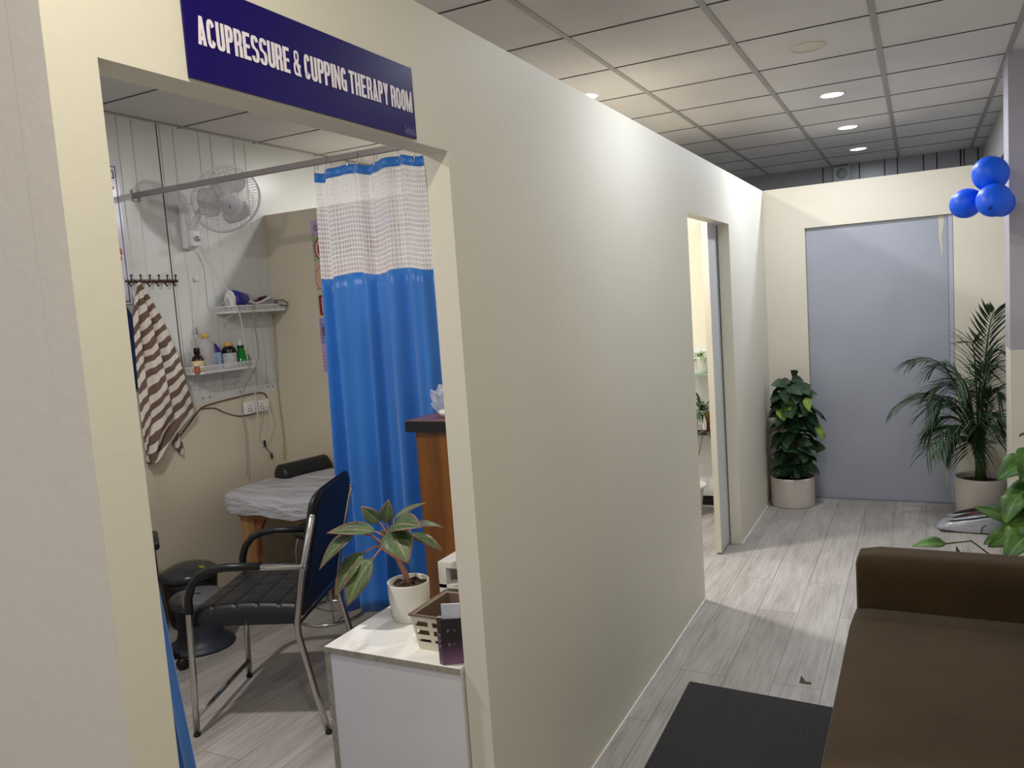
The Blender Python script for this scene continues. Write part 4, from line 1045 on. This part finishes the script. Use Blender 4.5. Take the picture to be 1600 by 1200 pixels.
for k in range(6):
    a = rd.uniform(-.35, .35); p = Vector((rd.uniform(-.03, .03), rd.uniform(-.03, .03), .18)); e = p + Vector((.02 + .10 * (k % 3 - .6), -.05 + a * .2, .30 + .07 * k))
    for q in (-1, 1): leaf(mb, e, e + Vector((q * .07, -.02, -.06 + .05 * (k % 2))), .02, (0, -1, 1), .05, .1, None, 'lance', 5)
mb.build('foliage', DKL, t)

# ------------------------------------------------------------------ corridor plants
POTH = m_leaf('pothos_dark', (22, 44, 26), (42, 74, 40), None, 7, .5); POTL = m_leaf('pothos_lime', (96, 130, 40), (128, 160, 60), None, 7, .4)
t = thing('totem_plant', 'climbing heart-leaved plant in a white pot left of the grey door', 'plant', (.17, 6.08, 0))
MB().lathe([(0, 0), (.145, 0), (.150, .006), (.152, .02), (.154, .20), (.153, .218), (.148, .218), (.144, .18), (0, .18)], seg=44).build('pot', mat('matte_white_pot', (206, 198, 190), .6, var=.03), t)
MB().lathe([(0, .188), (.142, .185)], seg=30).build('soil', SOIL, t)
MB().tube([(.0, 0, .18), (.01, 0, .5), (.03, -.005, .86)], .032, 10).build('moss_pole', mat('moss_pole', (70, 56, 36), .95, var=.4, scale=60, bump=1, bscale=90), t)
mb = MB(); ml = MB(); st = MB(); rd = random.Random(21)
for k in range(125):
    z = .21 + .68 * (k / 124) ** .95; a = k * 2.399 + rd.uniform(-.3, .3)
    env = (.14 if z < .3 else (.185 if z < .70 else .185 - .42 * (z - .70))) * (1 + .3 * math.sin(k * .23)) + (.03 if math.cos(a) > 0 and .4 < z < .75 else 0)
    if math.sin(a) > .75 and z > .3: env *= .7
    rr_ = env * rd.uniform(.55, 1.0); c, s_ = math.cos(a), math.sin(a)
    base = Vector((.02 + rr_ * .55 * c, rr_ * .55 * s_, z + .02)); a2 = a + rd.uniform(-.9, .9); tip = base + Vector((.105 * math.cos(a2), .09 * math.sin(a2) - .015, rd.uniform(-.11, .0)))
    if base.x < -.13: continue
    tip.x = max(tip.x, -.15); tip.z = max(tip.z, .235); base.z = max(base.z, .25); tip.y = min(tip.y, .17); base.x = max(base.x, -.12)
    lime = k in (88, 99) 
    leaf(ml if lime else mb, base, tip, rd.uniform(.085, .13), (c * .8 + rd.uniform(-.5, .5), s_ * .8 + rd.uniform(-.5, .3), .6), .05, .10, None, 'heart', 7)
    if k % 2 == 0: st.tube([(.01 + .03 * c, .03 * s_, z - .03), base - Vector((c, s_, -.6)) * .02, base], .0022, 5)
for (b, e) in (((.03, -.03, .94), (.11, -.06, .92)), ((.0, -.03, .93), (-.05, -.05, .89)), ((.10, -.03, .86), (.17, -.05, .80)), ((.05, 0, .96), (.02, -.05, 1.0))):
    leaf(mb, b, e, .06, (0, -1, .4), .05, .1, None, 'heart', 7); st.tube([(.03, 0, .84), Vector(b).lerp(Vector((.03, 0, .84)), .4) + Vector((0, 0, .02)), b], .0025, 5)
leaf(ml, (.19, -.06, .60), (.235, -.08, .50), .055, (.2, -1, .2), .05, .1, None, 'heart', 7); st.tube([(.06, 0, .6), (.14, -.04, .63), (.19, -.06, .60)], .0025, 5)
leaf(ml, (.13, -.10, .80), (.15, -.13, .71), .06, (.1, -1, .2), .05, .1, None, 'heart', 7); st.tube([(.05, 0, .72), (.10, -.06, .80), (.13, -.1, .8)], .0025, 5)
mb.build('foliage', POTH, t); ml.build('young_leaves', POTL, t)['label'] = 'lime green young leaves'; st.build('stem', STEM, t)

# palm
def palm(loc):
    t = thing('areca_palm', 'feathery palm in a large white pot right of the grey door', 'plant', loc)
    MB().lathe([(0, 0), (.135, 0), (.142, .006), (.152, .27), (.152, .285), (.145, .288), (.139, .27), (.135, .245), (0, .245)], seg=44).build('pot', mat('matte_white_pot', (206, 198, 190)), t)
    MB().lathe([(0, .256), (.137, .252)], seg=30).build('soil', SOIL, t)
    rd = random.Random(33); fr = MB(); st = MB()
    # fronds: (azimuth deg, lean outward, height, droop)
    specs = [(-58, .15, 1.13, .02), (250, .10, 1.0, .08), (195, .30, .86, .26), (222, .44, .60, .34), (200, .40, .98, .16), (180, .48, .80, .30), (215, .38, .78, .28), (240, .26, .88, .22), (160, .26, .92, .16), (262, .26, .66, .24), (230, .36, .56, .26),
             (190, .30, .62, .28), (300, .14, .90, .12), (330, .12, .74, .16), (15, .12, .96, .10), (60, .10, .85, .12), (280, .16, .52, .18), (210, .24, .44, .20), (250, .20, .42, .18), (100, .12, .70, .14), (345, .12, .55, .14), (175, .24, .72, .30)]
    for (az, ln, hz, dr) in specs:
        a = math.radians(az); d = Vector((math.cos(a), math.sin(a), 0)); b = Vector((rd.uniform(-.02, .02), rd.uniform(-.02, .02), .25))
        pts = []
        for q in range(13):
            f = q / 12; pts.append(b + d * (ln * (f ** 1.7)) + Vector((0, 0, hz * (1 - (1 - f) ** 1.55) - dr * f ** 3.2)))
        st.tube(pts, .004, 6, rs=[.0085 * (1 - .85 * q / 12) + .001 for q in range(13)])
        # leaflets
        for q in range(5, 13):
            for sub in range(3):
                f = (q - 1 + (sub + 1) / 3) / 12
                if f < .40: continue
                k = f * 12; i = min(int(k), 11); p = pts[i].lerp(pts[i + 1], k - i); tan = (pts[i + 1] - pts[i]).normalized()
                side = tan.cross(Vector((0, 0, 1))); side = side.normalized() if side.length > .05 else Vector((-d.y, d.x, 0))
                L = .26 * (1 - .45 * abs(f - .65) / .35) * rd.uniform(.85, 1.1)
                for s_ in (-1, 1):
                    dirv = (tan * .8 + side * s_ * rd.uniform(.55, .85) + Vector((0, 0, rd.uniform(-.1, .2)))).normalized()
                    e = p + dirv * L + Vector((0, 0, -.055 * L / .2 * (1.6 if hz < 1 else .4)))
                    if e.x > .19 and abs(e.y) < 9: e.x = .19 - (e.x - .19) * .1
                    if e.y > .36: e.y = .36
                    leaf(fr, p, e, .0115, side.cross(tan) if hz > 1.1 else (0, 0, 1), .06, .25, None, 'blade', 4)
    fr.build('fronds', m_leaf('palm_leaf', (24, 48, 24), (50, 80, 40), None, 6, .45), t)
    st.build('stem', mat('palm_stem', (66, 84, 44), .5, var=.2, scale=20), t)
    MB().tube([(.0, .0, .25), (.0, .0, .45)], .03, 10, rs=[.036, .026]).build('trunk_cluster', mat('palm_stem', (66, 84, 44)), t)
    MB().tube([(.031 * math.cos(2 * PI * k / 16), .031 * math.sin(2 * PI * k / 16), .40) for k in range(16)], .003, 5, closed=True).build('tie', WHITEM, t)
palm((1.362, 5.93, 0))

# foreground pothos behind the sofa arm
t = thing('leafy_plant', 'bright green broad-leaved plant in the foreground behind the sofa arm', 'plant', (1.50, 3.62, 0))
MB().lathe([(0, 0), (.11, 0), (.115, .006), (.135, .30), (.135, .315), (.128, .315), (.125, .27), (0, .27)], seg=40).build('pot', POTW, t)
MB().lathe([(0, .278), (.124, .275)], seg=30).build('soil', SOIL, t)
GB = m_leaf('pothos_bright', (26, 62, 18), (84, 128, 40), None, 9, .5)
G_ = lambda p: Vector((p[0] - 1.50, p[1] - 3.62, p[2]))
big = [((1.40, 3.62, .86), (1.285, 3.55, .80), .115, (-.2, -.7, .8)), ((1.41, 3.60, .90), (1.36, 3.50, .80), .12, (.2, -.8, .5)), ((1.44, 3.6, .78), (1.275, 3.50, .690), .10, (.0, -.7, .8)),
       ((1.33, 3.52, .66), (1.205, 3.56, .688), .055, (0, -.9, .4)), ((1.42, 3.5, .70), (1.295, 3.40, .60), .12, (-.1, -.8, .7)), ((1.40, 3.45, .64), (1.290, 3.31, .555), .13, (-.2, -.7, .8)),
       ((1.38, 3.52, .62), (1.25, 3.52, .54), .10, (-.2, -.8, .6)), ((1.36, 3.6, .58), (1.24, 3.62, .52), .09, (-.2, -.6, .8)), ((1.46, 3.7, .95), (1.38, 3.78, .93), .1, (-.3, .2, 1)), ((1.5, 3.5, .85), (1.47, 3.4, .75), .11, (.1, -.8, .5)),
       ((1.52, 3.62, .9), (1.60, 3.55, .86), .11, (.4, -.3, 1)), ((1.52, 3.7, .8), (1.62, 3.78, .74), .11, (.4, .3, 1)), ((1.48, 3.5, .66), (1.50, 3.38, .62), .12, (0, -.6, .9)), ((1.1, 3.62, .512), (.985, 3.60, .498), .06, (-.1, -.5, .8)), ((1.47, 3.42, .60), (1.42, 3.30, .60), .15, (-.1, -.9, .4)), ((1.46, 3.5, .80), (1.39, 3.42, .69), .13, (-.2, -.9, .4)), ((1.44, 3.52, .70), (1.37, 3.42, .62), .12, (0, -.9, .5)),
       ((1.17, 3.62, .46), (1.145, 3.60, .515), .022, (-.5, -.8, .1)), ((1.44, 3.45, .56), (1.37, 3.36, .60), .1, (-.2, -.7, .7)), ((1.35, 3.5, .75), (1.30, 3.42, .66), .09, (-.4, -.8, .2))]
mb = MB(); st = MB()
for b, e, wd, n_ in big:
    leaf(mb, G_(b), G_(e), wd, n_, .09, .14, None, 'heart', 9)
    bb = G_(b); st.tube([(0, 0, .27), (bb.x * .3, bb.y * .3, bb.z * .75), bb.lerp(Vector((0, 0, bb.z)), .25) + Vector((0, 0, .02)), bb], .0035, 6)
solid(mb.build('foliage', GB, t), .0008); st.build('stem', STEM, t)

# foot massager
t = thing('foot_massager', 'silver foot massager with dark red foot wells on the far floor', 'massager', (1.10, 5.565, 0))
SV = mat('silver_plastic', (176, 178, 186), .22, .35, var=.03)
def fm(u, v):
    # u around, v base->top
    a = 2 * PI * u; c, s_ = math.cos(a), math.sin(a); e = 3.4; k = (abs(c) ** e + abs(s_) ** e) ** (-1 / e)
    x_ = .18 + .18 * k * c; y_ = .11 + .105 * k * s_ * (1 - .12 * (1 - c) / 2)
    hgt = .045 + .085 * max(0, x_ / .36) ** .8
    if v < .6: f = v / .6; z = .008 + (hgt - .02) * f; sc_ = 1 + .02 * math.sin(PI * f) - .08 * f * f
    else: f = (v - .6) / .4; z = hgt - .012 + .012 * math.sin(f * PI / 2); sc_ = .92 * (1 - f)
    xx = .18 + (x_ - .18) * sc_; yy = .11 + (y_ - .11) * sc_
    if v >= .6: z = .045 + .085 * max(0, xx / .36) ** .8 - .012 + .012 * math.sin(f * PI / 2)
    return Vector((xx, yy, z))
mb = MB(); mb.grid(fm, 56, 20, closed_u=True); mb.build('body', SV, t)
MB()  .rbox(.02, .34, .015, .205, 0, .012, .004, 2).build('base', BLACKP, t)
for yy in (.060, .160):
    def well(u, v, yy=yy):
        a = 2 * PI * u; x_ = .21 + .135 * v * math.cos(a); y_ = yy + .034 * v * math.sin(a)
        return Vector((x_, y_, .045 + .085 * (x_ / .36) ** .8 + .004 + .020 * (1 - v * v)))
    mb = MB(); mb.grid(well, 30, 5, lambda u, v: mat('well_red', (112, 40, 42), .4, var=.2, scale=20) if v < .5 else mat('well_dark', (34, 20, 26), .4), closed_u=True); solid(mb.build('foot_well', None, t), .004)
    mb = MB(); mb.tube([Vector((.21 + .14 * math.cos(2 * PI * k / 40), yy + .038 * math.sin(2 * PI * k / 40), .045 + .085 * ((.21 + .14 * math.cos(2 * PI * k / 40)) / .36) ** .8 + .004)) for k in range(40)], .0065, 6, closed=True); mb.build('well_rim', SV, t)
MB().tube([(.27, .0, .06), (.25, -.004, .05), (.24, -.006, .01)], .003, 5).build('cord', BLACKP, t)

# ------------------------------------------------------------------ sofa
s = NT('brown_suede'); c = s.obj(); n1 = s.noise(3, 5, c, .6)
s.l(s.ramp(n1, [(.3, lin((64, 50, 32))), (.7, lin((79, 62, 40)))]), s.b.inputs['Base Color']); s.b.inputs['Roughness'].default_value = .9; s.b.inputs['Sheen Weight'].default_value = .08; s.b.inputs['Specular IOR Level'].default_value = .2
s.bump(s.noise(3.2, 3, c), .25, .02)
SU = s.m
t = thing('sofa', 'brown suede sofa along the right side of the corridor', 'sofa', (.79, 1.25, 0))
def cushion(mb, x0, x1, y0, y1, z0, z1, r, puff=.015):
    tb = bmesh.new(); bmesh.ops.create_cube(tb, size=1); bmesh.ops.subdivide_edges(tb, edges=tb.edges[:], cuts=10, use_grid_fill=True)
    for v in tb.verts:
        c = v.co * 2; x_, y_, z_ = c
        px_ = (x0 + x1) / 2 + x_ * (x1 - x0) / 2; py_ = (y0 + y1) / 2 + y_ * (y1 - y0) / 2; pz_ = (z0 + z1) / 2 + z_ * (z1 - z0) / 2
        if z_ > .99: pz_ += puff * (1 - x_ * x_) * (1 - y_ * y_)
        p = Vector((px_, py_, pz_)); lo = Vector((x0 + r, y0 + r, z0 + r)); hi = Vector((x1 - r, y1 - r, z1 - r + (puff * (1 - x_ * x_) * (1 - y_ * y_))))
        q = Vector((min(max(p.x, lo.x), hi.x), min(max(p.y, lo.y), hi.y), min(max(p.z, lo.z), max(hi.z, lo.z)))); d = p - q
        if d.length > r: p = q + d.normalized() * r
        v.co = p
    mb.merge(tb, None, None, True)
SL = 2.01
mb = MB(); cushion(mb, .02, .88, .0, SL, .06, .26, .02, 0); mb.build('base', SU, t)
mb = MB(); cushion(mb, .0, .70, .16, 1.855, .25, .42, .035, .012); mb.build('seat_cushion', SU, t)
mb = MB(); cushion(mb, .012, .90, 1.855, SL + .005, .10, .605, .045, 0); mb.build('armrest', SU, t)
mb = MB(); cushion(mb, .012, .90, .0, .16, .10, .605, .045, 0); mb.build('armrest', SU, t)
mb = MB(); cushion(mb, .66, .92, .15, 1.86, .26, .82, .06, 0); mb.build('backrest', SU, t)
for (a, b) in ((.05, .05), (.05, SL - .1), (.8, .05), (.8, SL - .1)): MB().lathe([(0, 0), (.018, 0), (.025, .065), (0, .065)], (a, b, 0), 12).build('foot', BLACKP, t)

# mat
mb = MB(); prism(mb, [(0, 0), (.612, -.037), (.60, -.95), (.018, -.93)][::-1], 0, .007)
o = bevel(mb.build('door_mat', m_ribmat(), None, (.155, 3.127, .0003)), .002, 1); tag(o, 'black ribbed rubber mat on the grey floor beside the sofa', 'mat')

# balloons
BLN = mat('blue_latex', (0, 92, 240), .42, var=.03)
for i, (x, y, z, r, lab) in enumerate(((1.366, 4.90, 2.106, .090, 'blue balloon on top of the cluster beside the pillar'), (1.258, 4.96, 1.972, .080, 'blue balloon at the left of the cluster'),
        (1.374, 4.80, 1.962, .086, 'blue balloon in front of the cluster with its knot showing'), (1.418, 4.98, 1.955, .070, 'blue balloon at the back of the cluster next to the pillar'))):
    t = thing('balloon', lab, 'balloon', (x, y, z), 0, 'blue balloons tied beside the pillar')
    tgt = Vector((1.40, 4.93, 2.03)) - Vector((x, y, z)) if i != 2 else Vector((-.3, -1, -.5)); q = Vector((0, 0, -1)).rotation_difference(tgt.normalized()).to_matrix().to_4x4()
    MB().lathe([(0, r * 1.04), (r * .45, r * .93), (r * .82, r * .6), (r, r * .08), (r * .93, -r * .42), (r * .6, -r * .85), (r * .2, -r * 1.07), (0, -r * 1.1)], seg=36, mtx=q).build('skin', BLN, t)
    for f in t.children[0].modifiers: pass
    subd(t.children[0], 1)
    MB().lathe([(0, -r * 1.07), (.006, -r * 1.09), (.009, -r * 1.15), (0, -r * 1.15)], seg=12, mtx=q).build('knot', mat('blue_knot', (0, 40, 150), .4), t)

# above the far wall: small framed unit and a dark fan top
t = thing('wall_unit', 'small square grey box high on the end wall above the far partition', 'box', (.30, YE, 2.565))
MB().box(0, .15, -.05, 0, 0, .155).build('frame', mat('unit_grey', (150, 156, 152), .5, var=.05), t)
MB().lathe([(.05, 0), (.046, .012), (0, .014)], seg=24, mtx=Matrix.Translation((.075, -.051, .085)) @ Matrix.Rotation(PI / 2, 4, 'X')).build('face', mat('unit_grey2', (130, 136, 130), .4), t)
t = thing('ceiling_fan', 'dark fan top just showing above the far wall', 'fan', (.43, 8.2, 2.40))
MB().lathe([(0, .06), (.05, .055), (.075, .02), (.07, -.03), (0, -.04)], seg=24).build('motor', BLACKP, t)
for k in range(3):
    a = .2 + 2 * PI * k / 3; mb = MB(); mb.grid(lambda u, v: Matrix.Rotation(a, 4, 'Z') @ Vector((.06 + .26 * v, (u - .5) * (.05 + .05 * v), .02 + .02 * u + .02 * math.sin(PI * v))), 3, 8); solid(mb.build('blade', BLACKP, t), .004)
MB().tube([(0, .02, 0), (0, .30, -.02), (0, .40, -.02)], .014, 8).build('mount_arm', BLACKP, t)
